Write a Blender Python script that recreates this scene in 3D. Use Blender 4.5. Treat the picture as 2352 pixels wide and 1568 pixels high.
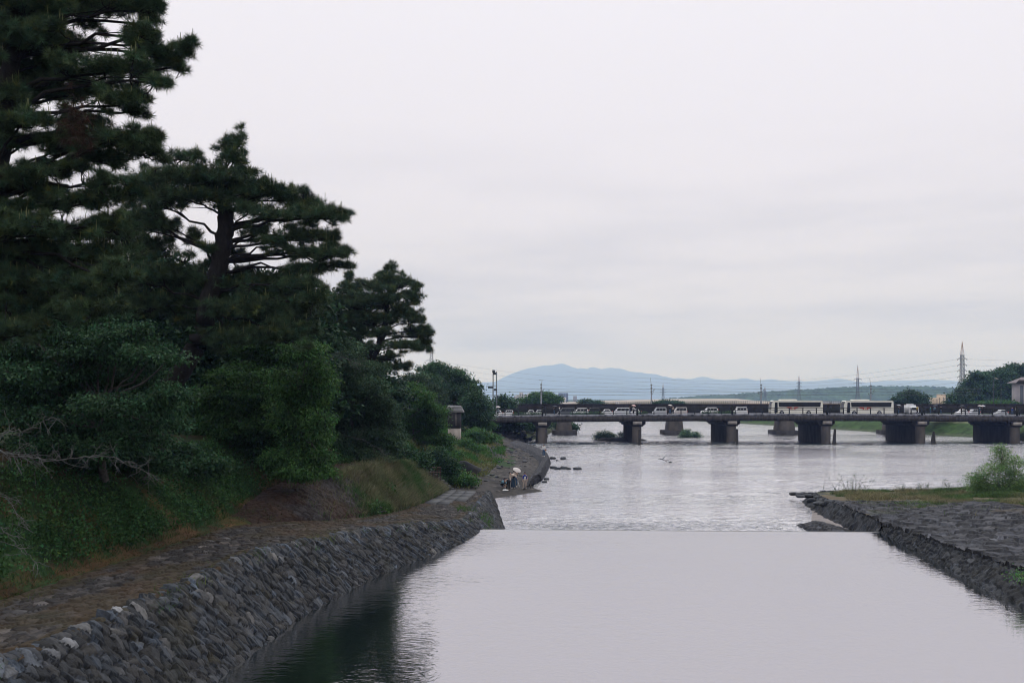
import bpy, math, random
import numpy as np

for _o in list(bpy.data.objects):
    bpy.data.objects.remove(_o)
SC = bpy.context.scene
COL = SC.collection
R = math.radians
rng = np.random.default_rng(7)

# ------------------------------------------------------------------ camera
CAMZ, FPX, CX, HY = 9.0, 2286.5, 1176.0, 915.0     # eye height above the lower river
cam_d = bpy.data.cameras.new("camera")
cam_d.lens, cam_d.sensor_width = 35.0, 36.0
cam_d.shift_y = (HY - 784.0) / 2352.0
cam_d.clip_start, cam_d.clip_end = 0.3, 60000
cam = bpy.data.objects.new("camera", cam_d)
COL.objects.link(cam)
cam.location = (0, 0, CAMZ)
cam.rotation_euler = (R(90), 0, 0)
SC.camera = cam

# ------------------------------------------------------------------ sky, sun, exposure
w = bpy.data.worlds.new("World"); SC.world = w; w.use_nodes = True
nt = w.node_tree; nt.nodes.clear()
def wn(t, **k):
    n = nt.nodes.new(t)
    for a, b in k.items(): setattr(n, a, b)
    return n
wo = wn('ShaderNodeOutputWorld'); bg = wn('ShaderNodeBackground')
sky = wn('ShaderNodeTexSky', sky_type='NISHITA', sun_disc=False)
sky.sun_elevation = R(52); sky.sun_rotation = R(70)
tc = wn('ShaderNodeTexCoord'); sep = wn('ShaderNodeSeparateXYZ')
nt.links.new(tc.outputs['Generated'], sep.inputs[0])
ramp = wn('ShaderNodeValToRGB'); cr = ramp.color_ramp
def stop(i, p, c):
    e = cr.elements[i] if i < len(cr.elements) else cr.elements.new(p)
    e.position = p; e.color = (*c, 1)
for i, (p, c) in enumerate([(0.0, (.82, .80, .86)), (.05, (.79, .77, .83)), (.12, (.83, .795, .85)), (.22, (.90, .86, .92)), (.40, (.96, .93, .99)), (.62, (1.25, 1.30, 1.45)), (1.0, (1.45, 1.55, 1.75))]):
    stop(i, p, c)
nt.links.new(sep.outputs['Z'], ramp.inputs[0])
mp = wn('ShaderNodeMapping'); mp.inputs['Scale'].default_value = (2.2, 2.2, 17)
nt.links.new(tc.outputs['Generated'], mp.inputs[0])
nz = wn('ShaderNodeTexNoise'); nz.inputs['Scale'].default_value = 1.5; nz.inputs['Detail'].default_value = 5; nz.inputs['Roughness'].default_value = .55
nt.links.new(mp.outputs[0], nz.inputs['Vector'])
mr = wn('ShaderNodeMapRange'); mr.inputs['From Min'].default_value = .42; mr.inputs['From Max'].default_value = .72
mr.inputs['To Min'].default_value = 0; mr.inputs['To Max'].default_value = 1
nt.links.new(nz.outputs[0], mr.inputs[0])
lowr = wn('ShaderNodeMapRange'); lowr.inputs['From Min'].default_value = .04; lowr.inputs['From Max'].default_value = .27
lowr.inputs['To Min'].default_value = .75; lowr.inputs['To Max'].default_value = 0.0
nt.links.new(sep.outputs['Z'], lowr.inputs[0])
mu = wn('ShaderNodeMath', operation='MULTIPLY')
nt.links.new(mr.outputs[0], mu.inputs[0]); nt.links.new(lowr.outputs[0], mu.inputs[1])
mixc = wn('ShaderNodeMix', data_type='RGBA')
nt.links.new(mu.outputs[0], mixc.inputs[0]); nt.links.new(ramp.outputs[0], mixc.inputs[6])
mixc.inputs[7].default_value = (.50, .50, .56, 1)
mulc = wn('ShaderNodeMix', data_type='RGBA', blend_type='MULTIPLY'); mulc.inputs[0].default_value = 1
nt.links.new(mixc.outputs[2], mulc.inputs[6]); mulc.inputs[7].default_value = (10, 10, 10, 1)
mixs = wn('ShaderNodeMix', data_type='RGBA'); mixs.inputs[0].default_value = .06
nt.links.new(mulc.outputs[2], mixs.inputs[6]); nt.links.new(sky.outputs[0], mixs.inputs[7])
nt.links.new(mixs.outputs[2], bg.inputs[0]); bg.inputs[1].default_value = .1
nt.links.new(bg.outputs[0], wo.inputs[0])

sd = bpy.data.lights.new("sun", 'SUN'); sd.energy = .6; sd.angle = R(25); sd.color = (1, .97, .93)
so = bpy.data.objects.new("sun", sd); COL.objects.link(so)
so.rotation_euler = (R(38), 0, R(70 + 90))
SC.view_settings.view_transform = 'Standard'; SC.view_settings.look = 'None'
SC.view_settings.exposure = 0.0; SC.view_settings.gamma = 1.0
SC.cycles.max_bounces = 6; SC.cycles.diffuse_bounces = 3; SC.cycles.glossy_bounces = 3
SC.cycles.transmission_bounces = 3; SC.cycles.volume_bounces = 2; SC.cycles.transparent_max_bounces = 6
SC.cycles.caustics_reflective = False; SC.cycles.caustics_refractive = False
SC.cycles.use_denoising = True
SC.cycles.denoiser = 'OPENIMAGEDENOISE'; SC.cycles.denoising_input_passes = 'RGB_ALBEDO_NORMAL'; SC.cycles.denoising_prefilter = 'ACCURATE'
SC.cycles.pixel_filter_type = 'BLACKMAN_HARRIS'; SC.cycles.filter_width = 1.1

# ------------------------------------------------------------------ helpers
def P(px, py, Y):
    return np.array(((px - CX) / FPX * Y, Y, CAMZ - (py - HY) / FPX * Y))

def nrm(a):
    a = np.asarray(a, float)
    return a / np.maximum(np.linalg.norm(a, axis=-1, keepdims=True), 1e-9)

LOCAL = set()      # things whose parts are built in the thing's own coordinates
class MB:
    """collects geometry that becomes ONE mesh object"""
    def __init__(s): s.v = []; s.f = {}; s.c = {}; s.n = 0; s.order = []
    def add(s, v, f, col=None):
        v = np.asarray(v, np.float32).reshape(-1, 3); f = np.asarray(f, np.int64)
        if f.size == 0: return
        k = f.shape[1]
        s.f.setdefault(k, []).append(f + s.n)
        if col is None: c = np.ones((len(f), 3), np.float32)
        else:
            c = np.asarray(col, np.float32)
            if c.ndim == 1: c = np.tile(c, (len(f), 1))
        s.c.setdefault(k, []).append(c)
        s.v.append(v); s.n += len(v)
    def box(s, c, d, rz=0, col=None):
        x, y, z = np.array(d) / 2
        v = np.array([(-x, -y, -z), (x, -y, -z), (x, y, -z), (-x, y, -z), (-x, -y, z), (x, -y, z), (x, y, z), (-x, y, z)])
        if rz:
            ca, sa = math.cos(rz), math.sin(rz)
            v = np.stack([v[:, 0] * ca - v[:, 1] * sa, v[:, 0] * sa + v[:, 1] * ca, v[:, 2]], 1)
        s.add(v + np.array(c), [(0, 3, 2, 1), (4, 5, 6, 7), (0, 1, 5, 4), (1, 2, 6, 5), (2, 3, 7, 6), (3, 0, 4, 7)], col)
    def tube(s, pts, rad, n=6, col=None, cap=True):
        pts = np.asarray(pts, float); m = len(pts)
        rad = np.broadcast_to(np.asarray(rad, float), (m,))
        t = nrm(np.gradient(pts, axis=0))
        ref = np.where(np.abs(t[:, 2:3]) > .9, np.array([[1., 0, 0]]), np.array([[0, 0, 1.]]))
        a = nrm(np.cross(t, ref)); b = np.cross(t, a)
        th = np.arange(n) / n * 2 * np.pi
        v = pts[:, None] + rad[:, None, None] * (np.cos(th)[None, :, None] * a[:, None] + np.sin(th)[None, :, None] * b[:, None])
        i = np.arange(m - 1)[:, None] * n; j = np.arange(n)[None]; j2 = (j + 1) % n
        f = np.stack([i + j, i + j2, i + n + j2, i + n + j], -1).reshape(-1, 4)
        s.add(v.reshape(-1, 3), f, col)
        if cap and n > 2:
            s.add(v[0], [list(range(n))[::-1]] , col); s.add(v[-1], [list(range(n))], col)
    def lathe(s, prof, c, n=12, col=None):
        prof = np.asarray(prof, float); m = len(prof); th = np.arange(n) / n * 2 * np.pi
        v = np.stack([prof[:, 0:1] * np.cos(th), prof[:, 0:1] * np.sin(th), np.repeat(prof[:, 1:2], n, 1)], -1)
        i = np.arange(m - 1)[:, None] * n; j = np.arange(n)[None]; j2 = (j + 1) % n
        f = np.stack([i + j, i + j2, i + n + j2, i + n + j], -1).reshape(-1, 4)
        s.add(v.reshape(-1, 3) + np.array(c), f, col)
    def prism(s, poly, axis, a0, a1, col=None):
        """poly: 2D outline; extruded along axis 0/1/2 from a0 to a1"""
        poly = np.asarray(poly, float); n = len(poly)
        def lift(a):
            o = np.zeros((n, 3)); k = [i for i in range(3) if i != axis]
            o[:, k[0]] = poly[:, 0]; o[:, k[1]] = poly[:, 1]; o[:, axis] = a; return o
        s.add(np.vstack([lift(a0), lift(a1)]), [(i, (i + 1) % n, n + (i + 1) % n, n + i) for i in range(n)], col)
        s.add(lift(a0), [list(range(n))[::-1]], col); s.add(lift(a1), [list(range(n))], col)
    def grid(s, V, col=None):
        nu, nv = V.shape[:2]
        i = np.arange(nu - 1)[:, None]; j = np.arange(nv - 1)[None]
        f = np.stack([i * nv + j, (i + 1) * nv + j, (i + 1) * nv + j + 1, i * nv + j + 1], -1).reshape(-1, 4)
        s.add(V.reshape(-1, 3), f, col)
    def sphere(s, c, r, n=10, m=7, col=None):
        r = np.broadcast_to(np.asarray(r, float), (3,))
        ph = np.linspace(-np.pi / 2, np.pi / 2, m)
        th = np.arange(n) / n * 2 * np.pi
        v = np.stack([np.cos(ph)[:, None] * np.cos(th), np.cos(ph)[:, None] * np.sin(th), np.repeat(np.sin(ph)[:, None], n, 1)], -1) * r
        i = np.arange(m - 1)[:, None] * n; j = np.arange(n)[None]; j2 = (j + 1) % n
        s.add(v.reshape(-1, 3) + np.array(c), np.stack([i + j, i + j2, i + n + j2, i + n + j], -1).reshape(-1, 4), col)
    def mesh(s, name, mat, smooth=False):
        me = bpy.data.meshes.new(name)
        V = np.concatenate(s.v); me.vertices.add(len(V)); me.vertices.foreach_set('co', V.astype(np.float32).ravel())
        loops, starts, cols, st = [], [], [], 0
        for k in s.f:
            F = np.concatenate(s.f[k]); loops.append(F.ravel()); starts.append(st + np.arange(len(F)) * k); st += F.size
            cols.append(np.concatenate(s.c[k]))
        L = np.concatenate(loops); S = np.concatenate(starts); C = np.concatenate(cols)
        me.loops.add(len(L)); me.loops.foreach_set('vertex_index', L.astype(np.int32))
        me.polygons.add(len(S)); me.polygons.foreach_set('loop_start', S.astype(np.int32))
        if smooth: me.polygons.foreach_set('use_smooth', np.ones(len(S), bool))
        me.update(calc_edges=True)
        at = me.attributes.new('tint', 'FLOAT_COLOR', 'FACE')
        at.data.foreach_set('color', np.hstack([C, np.ones((len(C), 1), np.float32)]).astype(np.float32).ravel())
        me.validate()
        if mat: me.materials.append(mat)
        return me
    def build(s, name, mat, parent=None, smooth=False):
        top = parent
        while top is not None and top.parent is not None: top = top.parent
        if top is not None and top.name not in LOCAL:          # geometry is given in world space: make it relative to its thing
            off = np.array(top.matrix_basis.translation, np.float32)
            s.v = [x - off for x in s.v]
        o = bpy.data.objects.new(name, s.mesh(name, mat, smooth)); COL.objects.link(o)
        if parent: o.parent = parent
        return o

def tag(o, label, cat, group=None, kind=None):
    if label: o['label'] = label
    if cat: o['category'] = cat
    if group: o['group'] = group
    if kind: o['kind'] = kind
    return o
def thing(name, label, cat, loc=(0, 0, 0), rz=0, group=None):
    o = bpy.data.objects.new(name, None); COL.objects.link(o); o.empty_display_size = .3
    o.location = [float(x) for x in loc]; o.rotation_euler = (0, 0, rz)
    return tag(o, label, cat, group)
def local(name, label, cat, loc=(0, 0, 0), rz=0, group=None):
    o = thing(name, label, cat, loc, rz, group); LOCAL.add(o.name); return o
def struct(o): o['kind'] = 'structure'; return o
def copy_tree(o, parent=None):
    c = o.copy(); COL.objects.link(c); c.parent = parent
    for ch in list(o.children): copy_tree(ch, c)
    return c

# ---- materials
MATS = {}
def M(name, col, rough=.8, var=.25, scale=4., bump=0., attr=False, metal=0., stretch=None, transl=0., spec=.18, detail=4, col2=None, bscale=None):
    if name in MATS: return MATS[name]
    m = bpy.data.materials.new(name); m.use_nodes = True; t = m.node_tree; N = t.nodes; Lk = t.links
    b = N['Principled BSDF']; out = N['Material Output']
    b.inputs['Roughness'].default_value = rough; b.inputs['Metallic'].default_value = metal
    b.inputs['Specular IOR Level'].default_value = spec
    c = N.new('ShaderNodeTexCoord'); mp = N.new('ShaderNodeMapping')
    Lk.new(c.outputs['Object'], mp.inputs[0])
    if stretch: mp.inputs['Scale'].default_value = stretch
    n = N.new('ShaderNodeTexNoise'); n.inputs['Scale'].default_value = scale; n.inputs['Detail'].default_value = detail
    Lk.new(mp.outputs[0], n.inputs['Vector'])
    rp = N.new('ShaderNodeMapRange'); rp.inputs['From Min'].default_value = .3; rp.inputs['From Max'].default_value = .7
    Lk.new(n.outputs[0], rp.inputs[0])
    mx = N.new('ShaderNodeMix'); mx.data_type = 'RGBA'
    lo = col2 if col2 else [max(0, x * (1 - var)) for x in col]
    hi = col if col2 else [x * (1 + var) for x in col]
    mx.inputs[6].default_value = (*lo, 1); mx.inputs[7].default_value = (*hi, 1)
    Lk.new(rp.outputs[0], mx.inputs[0]); res = mx.outputs[2]
    if attr:
        a = N.new('ShaderNodeAttribute'); a.attribute_name = 'tint'
        m2 = N.new('ShaderNodeMix'); m2.data_type = 'RGBA'; m2.blend_type = 'MULTIPLY'; m2.inputs[0].default_value = 1
        Lk.new(res, m2.inputs[6]); Lk.new(a.outputs['Color'], m2.inputs[7]); res = m2.outputs[2]
    Lk.new(res, b.inputs['Base Color'])
    if bump:
        bn = N.new('ShaderNodeTexNoise'); bn.inputs['Scale'].default_value = bscale or scale * 4; bn.inputs['Detail'].default_value = 5
        Lk.new(mp.outputs[0], bn.inputs['Vector'])
        bp = N.new('ShaderNodeBump'); bp.inputs['Strength'].default_value = bump; bp.inputs['Distance'].default_value = .05
        Lk.new(bn.outputs[0], bp.inputs['Height']); Lk.new(bp.outputs[0], b.inputs['Normal'])
    if transl:
        tr = N.new('ShaderNodeBsdfTranslucent'); Lk.new(res, tr.inputs[0])
        ms = N.new('ShaderNodeMixShader'); ms.inputs[0].default_value = transl
        Lk.new(b.outputs[0], ms.inputs[1]); Lk.new(tr.outputs[0], ms.inputs[2]); Lk.new(ms.outputs[0], out.inputs[0])
    MATS[name] = m; return m

# ---- numpy noise
_T = np.random.default_rng(3).random((256, 256))
def vnoise(x, y):
    x = np.asarray(x, float); y = np.asarray(y, float)
    ix = np.floor(x).astype(int); iy = np.floor(y).astype(int); fx = x - ix; fy = y - iy
    fx = fx * fx * (3 - 2 * fx); fy = fy * fy * (3 - 2 * fy)
    g = lambda a, b: _T[a & 255, b & 255]
    return (g(ix, iy) * (1 - fx) + g(ix + 1, iy) * fx) * (1 - fy) + (g(ix, iy + 1) * (1 - fx) + g(ix + 1, iy + 1) * fx) * fy
def fbm(x, y, o=4):
    s = 0; a = .5
    for k in range(o):
        s = s + a * vnoise(x * 2 ** k + 17 * k, y * 2 ** k + 31 * k); a *= .5
    return s / (1 - .5 ** o)
_H = np.random.default_rng(11).random((256, 256, 6))
def voronoi(a, b, jit=.92):
    """distance to nearest and second nearest jittered cell, and the cell's random numbers"""
    ia = np.floor(a).astype(int); ib = np.floor(b).astype(int)
    d1 = np.full(a.shape, 9.); d2 = np.full(a.shape, 9.); rid = np.zeros(a.shape + (6,)); off = np.zeros(a.shape + (2,))
    for i in (-1, 0, 1):
        for j in (-1, 0, 1):
            h = _H[(ia + i) & 255, (ib + j) & 255]
            px = ia + i + .5 + (h[..., 0] - .5) * jit; py = ib + j + .5 + (h[..., 1] - .5) * jit
            d = np.hypot(a - px, b - py); near = d < d1
            d2 = np.where(near, d1, np.minimum(d2, d)); d1 = np.where(near, d, d1)
            rid = np.where(near[..., None], h, rid); off = np.where(near[..., None], np.stack([a - px, b - py], -1), off)
    return d1, d2, rid, off
def sstep(x, a, b):
    t = np.clip((x - a) / (b - a), 0, 1); return t * t * (3 - 2 * t)

def stone_sheet(V, U2, V2, cu, cv, amp, shear=0., soil=(.55, .5, .4), light=.06, seed=0, gap=.16, warm=.5, mossfn=None, tilt=.9, lip=0):
    """V: grid of points (nu,nv,3); lays real stones over it, returns displaced grid and face colours"""
    du = np.gradient(V, axis=0); dv = np.gradient(V, axis=1)
    n = nrm(np.cross(du, dv)); n = np.where(n[..., 2:3] < 0, -n, n)
    wob = .45 * (fbm(U2 * 1.2 + seed, V2 * 1.2, 3) - .5)
    a = (U2 + shear * V2) / cu + seed * 7.3 + wob / cu; b = V2 / cv + seed * 3.1 + wob / cv
    d1, d2, rid, off = voronoi(a, b)
    e = d2 - d1
    h = sstep(e, .0, gap) * (.55 + .75 * rid[..., 2]) + ((rid[..., 3] - .5) * off[..., 0] + (rid[..., 4] - .5) * off[..., 1]) * tilt * sstep(e, .03, gap)
    h = h + .3 * (fbm(U2 * 6, V2 * 6 + seed, 3) - .5) * sstep(e, .03, gap)
    D = V + n * (h * amp)[..., None]
    ec = .25 * (e[:-1, :-1] + e[1:, :-1] + e[:-1, 1:] + e[1:, 1:]); r = rid[:-1, :-1]
    v = .40 + 1.05 * r[..., 5] ** 1.5
    v = np.where(r[..., 4] > 1 - light, v * 1.6 + .9, v)
    wr = (r[..., 3] - .5) * warm
    c = np.stack([v * (1 + .25 * wr), v, v * (1.06 - .3 * wr)], -1)
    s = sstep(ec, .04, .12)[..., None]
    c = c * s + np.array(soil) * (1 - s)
    if lip:                                                              # the course along the top edge is of paler, bigger stones
        k = sstep(V2[:-1, :-1], V2[:-1, -1:] - .75, V2[:-1, -1:] - .45) * (.3 + 1.3 * (r[..., 4] > .45) * r[..., 5]); c = c * (1 + lip * k[..., None])
    if mossfn is not None:
        m, mc = mossfn(U2[:-1, :-1], V2[:-1, :-1]); m = m[..., None]
        c = c * (1 - m) + np.asarray(mc) * m
    return D, c.reshape(-1, 3)

# ------------------------------------------------------------------ terrain tables (X,z of cross-section points by Y)
# 0 foot of the wall, 1 wall top, 2 back of walkway, 3 right edge of upper path, 4 its left edge, 5 slope top, 6 plateau, 7 far
ST = [
 (8,   -8.8, 0, -11.4, 3.4, -15.1, 3.4, -15.2, 3.45, -15.5, 3.6, -17.2, 5.3, -19.2, 6.8),
 (20,  -7.9, 0, -10.8, 3.4, -14.5, 3.4, -14.6, 3.45, -14.9, 3.6, -16.6, 5.3, -18.6, 6.8),
 (27,  -7.35, 0, -10.2, 3.4, -14.1, 3.4, -14.2, 3.45, -14.5, 3.6, -16.2, 5.2, -18.2, 6.8),
 (36,  -6.75, 0, -9.3, 3.4, -13.0, 3.42, -13.1, 3.47, -13.5, 3.6, -15.2, 5.2, -17.4, 6.8),
 (43.5, -5.1, 0, -7.8, 2.95, -12.2, 3.4, -12.3, 3.45, -12.9, 3.6, -14.6, 5.2, -16.6, 6.8),
 (46.5, -4.2, 0, -6.9, 2.8, -11.0, 3.2, -11.7, 3.6, -12.8, 3.75, -14.4, 5.2, -16.3, 6.8),
 (50,  -2.7, 0, -5.6, 2.55, -9.4, 2.8, -11.2, 4.0, -12.8, 4.15, -14.3, 5.4, -16.1, 6.8),
 (54,  -1.4, 0, -4.1, 2.2, -8.2, 2.5, -10.6, 4.3, -12.5, 4.5, -14.0, 5.7, -15.8, 6.8),
 (58,  -0.6, 0, -2.9, 1.8, -7.2, 2.25, -9.6, 4.5, -11.6, 4.7, -13.0, 5.8, -15.0, 6.8),
 (62,  -0.4, 0, -2.6, 1.7, -6.6, 2.05, -8.9, 4.6, -10.9, 4.8, -12.4, 5.8, -14.4, 6.8),
 (66,  -0.5, 0, -2.5, 1.6, -6.1, 1.9, -8.3, 4.6, -10.1, 4.75, -11.8, 5.8, -13.8, 6.8),
 (72,  -0.8, 0, -2.4, 1.45, -5.6, 1.7, -7.6, 4.1, -9.0, 4.4, -10.9, 5.7, -13.2, 6.7),
 (78,  -1.1, 0, -2.1, 1.3, -5.5, 1.4, -7.2, 2.9, -8.5, 3.5, -10.2, 5.2, -12.7, 6.5),
 (84,  -1.4, 0, -1.9, 1.1, -5.6, 1.1, -7.0, 2.0, -8.1, 2.8, -9.8, 4.8, -12.3, 6.3),
 (87,  -1.6, 0, -2.1, .7, -5.7, .95, -6.9, 1.5, -8.0, 2.5, -9.6, 4.6, -12.2, 6.2),
 (90,  -1.4, -.05, -3.0, .38, -5.9, .85, -7.0, 1.3, -8.1, 2.3, -9.6, 4.5, -12.1, 6.1),
 (93,  0.9, -.03, -1.5, .36, -6.0, .8, -7.1, 1.3, -8.2, 2.2, -9.6, 4.4, -12.0, 6.0),
 (97,  3.3, -.03, 0.3, .36, -5.9, .85, -7.1, 1.4, -8.2, 2.2, -9.7, 4.4, -12.0, 6.0),
 (101, 2.6, -.1, 0.2, .38, -5.6, .9, -6.9, 1.5, -8.0, 2.3, -9.7, 4.3, -12.2, 5.8),
 (105, 1.9, .0, -0.3, .45, -5.4, 1.0, -6.8, 1.7, -8.0, 2.5, -9.8, 4.2, -12.5, 5.6),
 (115, 2.8, .2, 0.5, .55, -4.8, 1.1, -6.3, 1.9, -8.0, 2.7, -10., 4.1, -13, 5.4),
 (128, 3.9, .3, 1.2, .65, -3.6, 1.2, -5.6, 2.0, -8.0, 2.9, -10.5, 4.0, -14, 5.4),
 (140, 4.4, .4, 1.3, .75, -3.2, 1.3, -5.5, 2.2, -8.2, 3.1, -10.8, 4.1, -14.5, 5.4),
 (155, 4.2, .4, 0.9, .8, -3.0, 1.4, -5.8, 2.4, -8.6, 3.4, -11.2, 4.4, -15, 5.5),
 (171, 3.0, .4, 0.2, .8, -3.4, 1.5, -6.4, 2.6, -9.2, 3.7, -11.8, 4.7, -15.5, 5.6),
 (190, 1.6, -.1, -0.2, .7, -3.8, 1.8, -7.0, 3.0, -9.8, 4.2, -12.4, 5.0, -16, 5.7),
 (200, 1.8, -.3, -0.2, .8, -4.0, 2.2, -7.4, 3.4, -10.2, 4.6, -12.8, 5.3, -16, 5.8),
 (215, 4.0, -.3, 1.6, 1.3, -3.8, 2.8, -8.0, 4.2, -11.0, 5.2, -13.4, 5.5, -17, 5.9),
 (230, 8.5, -.3, 5.5, 1.5, 0.0, 3.0, -6.0, 4.4, -11.0, 5.3, -13.6, 5.6, -17, 5.9),
 (260, 11, -.3, 8.5, 1.6, 4.0, 3.4, -3.0, 4.6, -11.0, 5.3, -14, 5.6, -17, 5.9),
 (300, 17, -.3, 13.5, 1.6, 9.0, 3.4, 2.0, 4.6, -10.0, 5.3, -14, 5.6, -17, 5.9),
 (430, 30, -.3, 25, 1.6, 19.0, 3.4, 9.0, 4.4, -8.0, 5.0, -14, 5.2, -17, 5.4),
]
ST = np.array(ST, float); SY = ST[:, 0]
def sect(Y):
    """cross-section points 0..7 at Y -> X (…,8), Z (…,8)"""
    Y = np.asarray(Y, float)
    X = np.stack([np.interp(Y, SY, ST[:, 1 + 2 * k]) for k in range(7)] + [np.full(Y.shape, -60.)], -1)
    Z = np.stack([np.interp(Y, SY, ST[:, 2 + 2 * k]) for k in range(7)] + [np.interp(Y, [0, 60, 130, 200], [10., 10., 7., 6.])], -1)
    return X, Z
def left_z(x, y):
    X, Z = sect(y); return float(np.interp(x, X[::-1], Z[::-1]))
def bank_point(Y, s):
    """s in 0..7 along the cross-section"""
    X, Z = sect(Y); k = np.clip(np.floor(s).astype(int), 0, 6); f = s - k
    ii = np.arange(len(k)) if X.ndim == 2 else None
    return X, Z, k, f
def bank_grid(Ys, S):
    X, Z = sect(Ys)
    k = np.clip(np.floor(S).astype(int), 0, 6); f = S - k
    x = X[:, k] * (1 - f) + X[:, k + 1] * f; z = Z[:, k] * (1 - f) + Z[:, k + 1] * f
    return np.stack([x, np.repeat(Ys[:, None], len(S), 1), z], -1)
def smooth_rows(V, n=3):
    for _ in range(n):
        V[1:-1] = .25 * V[:-2] + .5 * V[1:-1] + .25 * V[2:]
    return V
def arclen(V):
    u = np.concatenate([[0], np.cumsum(np.linalg.norm(np.diff(V[:, V.shape[1] // 2], axis=0), axis=1))])
    v = np.concatenate([np.zeros((len(V), 1)), np.cumsum(np.linalg.norm(np.diff(V, axis=1), axis=2), axis=1)], 1)
    return np.repeat(u[:, None], V.shape[1], 1), v

# ---- materials of the setting
m_stone = M('wall stone', (.033, .0355, .0375), .7, .35, 7, .5, attr=True, bscale=22)
m_cobble = M('cobble stone', (.046, .046, .048), .8, .35, 6, .5, attr=True, bscale=22)
m_soil = M('bank soil', (.032, .046, .020), .95, .5, .6, .6, attr=True, bscale=6)
m_gravel = M('gravel', (.056, .050, .045), .95, .35, 2.5, .9, attr=True, bscale=9)
m_sand = M('wet sand', (.23, .20, .185), .8, .15, 2, .2)
m_conc = M('concrete', (.20, .195, .19), .85, .2, 1.2, .25, bscale=14)
m_far = M('far land', (.06, .085, .04), .95, .4, .02)

# ---- ground to the horizon
g = MB(); t = np.array([-15500, -9000, -3000, -1000, 0, 1000, 3000, 9000, 15500.])
gy = np.array([-380, -200, 0, 200, 430, 1000, 3000, 9000, 22300.])
g.grid(np.stack([*np.meshgrid(t, gy, indexing='ij'), np.full((9, 9), -2.2)], -1))
struct(g.build('ground', m_far))
g = MB(); gx = np.array([-6000, -800, -90, -30, 40, 110, 400, 1500, 6000.]); gy = np.array([428., 470, 900, 4500, 14000])
V = np.stack([*np.meshgrid(gx, gy, indexing='ij'), np.full((9, 5), 3.2)], -1); V[:, 0, 2] = -2
g.grid(V); struct(g.build('plain', m_far))

# ---- left retaining wall: battered rubble stones
Ys = np.concatenate([np.arange(8, 45, .035), np.arange(45, 62, .05), np.arange(62, 86.4, .08)])
nv = 84
S = np.linspace(-.06, 1.045, nv)
X, Z = sect(Ys)
V = bank_grid(Ys, np.clip(S, 0, 1.05)); V[:, S < 0, 2] -= .3
ext = np.linspace(0, 1, nv) ** 1.0
V = smooth_rows(V, 60)
U2, V2 = arclen(V)
def wall_moss(u, v):
    m = sstep(fbm(u * .5, v * .9 + 5, 4), .58, .70) * .75
    lich = sstep(fbm(u * 1.3 + 9, v * 1.3, 3), .70, .78) * .6
    mc = np.array([.55, .50, .30]) * (1 - lich[..., None]) + np.array([1.6, 1.2, .5]) * lich[..., None]
    return np.maximum(m, lich) * .72, mc
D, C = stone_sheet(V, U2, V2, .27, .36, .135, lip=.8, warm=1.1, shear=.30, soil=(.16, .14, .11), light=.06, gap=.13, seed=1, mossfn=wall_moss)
top_u = U2[:, 0]
D[:, -6:, 2] += (.14 * (vnoise(top_u * 2.6, top_u * 0 + 3) - .45))[:, None] * np.linspace(.1, 1, 6)
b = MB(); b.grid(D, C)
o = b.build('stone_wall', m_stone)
tag(o, 'long dark rubble stone retaining wall leaning back above the left edge of the still pool', 'retaining wall')

# ---- cobbled walkway on top of it
S = np.linspace(.985, 2.0, 66)
V = smooth_rows(bank_grid(Ys, S), 40); V[..., 2] -= .02
U2, V2 = arclen(V)
def walk_moss(u, v):
    W = np.maximum(v[:, -1:], .1); s = v / W
    edge = sstep(s + .25 * (fbm(u * .6, v, 3) - .5), .84, .93)                 # pine litter along the bank toe
    lip = sstep(.17 + .30 * (fbm(u * .35, v * .5 + 8, 3) - .5) - s, 0, .06) * sstep(fbm(u * .25, u * 0 + 4, 3), .36, .50)
    pat = sstep(fbm(u * .33, v * .8 + 40, 4), .44, .60) * .85
    m = np.clip(edge + lip + pat, 0, 1)
    k = fbm(u * .8 + 3, v * 1.2, 3)[..., None]
    return m * .85, np.array([1.25, .78, .46]) * k * 1.1 + np.array([.55, .62, .30]) * (1 - k)
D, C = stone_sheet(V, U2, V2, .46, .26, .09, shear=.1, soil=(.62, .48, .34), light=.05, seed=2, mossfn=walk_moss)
C = C * np.array([.92, .82, .70])
b = MB(); b.grid(D, C); o = b.build('walkway', m_cobble); struct(o)

# ---- concrete ramp slab with joints
b = MB()
ys = np.array([67.5, 71.5, 75.5, 79.5, 83.2, 86.6])
for i in range(5):
    X0, Z0 = sect(np.array([ys[i] + .05, ys[i + 1] - .05]))
    for f0, f1 in ((.30, .53), (.54, .76), (.77, .985)):
        a = X0[:, 1] * (1 - f0) + X0[:, 2] * f0 - .0; c = X0[:, 1] * (1 - f1) + X0[:, 2] * f1
        if i == 0 and f0 == .30: continue
        za = Z0[:, 1] * (1 - f0) + Z0[:, 2] * f0 + .14; zc = Z0[:, 1] * (1 - f1) + Z0[:, 2] * f1 + .14
        y0, y1 = ys[i] + .05, ys[i + 1] - .05
        top = np.array([(a[0], y0, za[0]), (a[1], y1, za[1]), (c[1], y1, zc[1]), (c[0], y0, zc[0])])
        bot = top - np.array([0, 0, .25])
        b.add(np.vstack([top, bot]), [(3, 2, 1, 0), (0, 1, 5, 4), (1, 2, 6, 5), (2, 3, 7, 6), (3, 0, 4, 7)], np.array([1, 1, 1]) * random.Random(i * 7 + int(f0 * 9)).uniform(.85, 1.1))
struct(b.build('ramp', M('ramp concrete', (.095, .095, .096), .85, .25, 1.5, .3, attr=True, bscale=12)))

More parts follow.
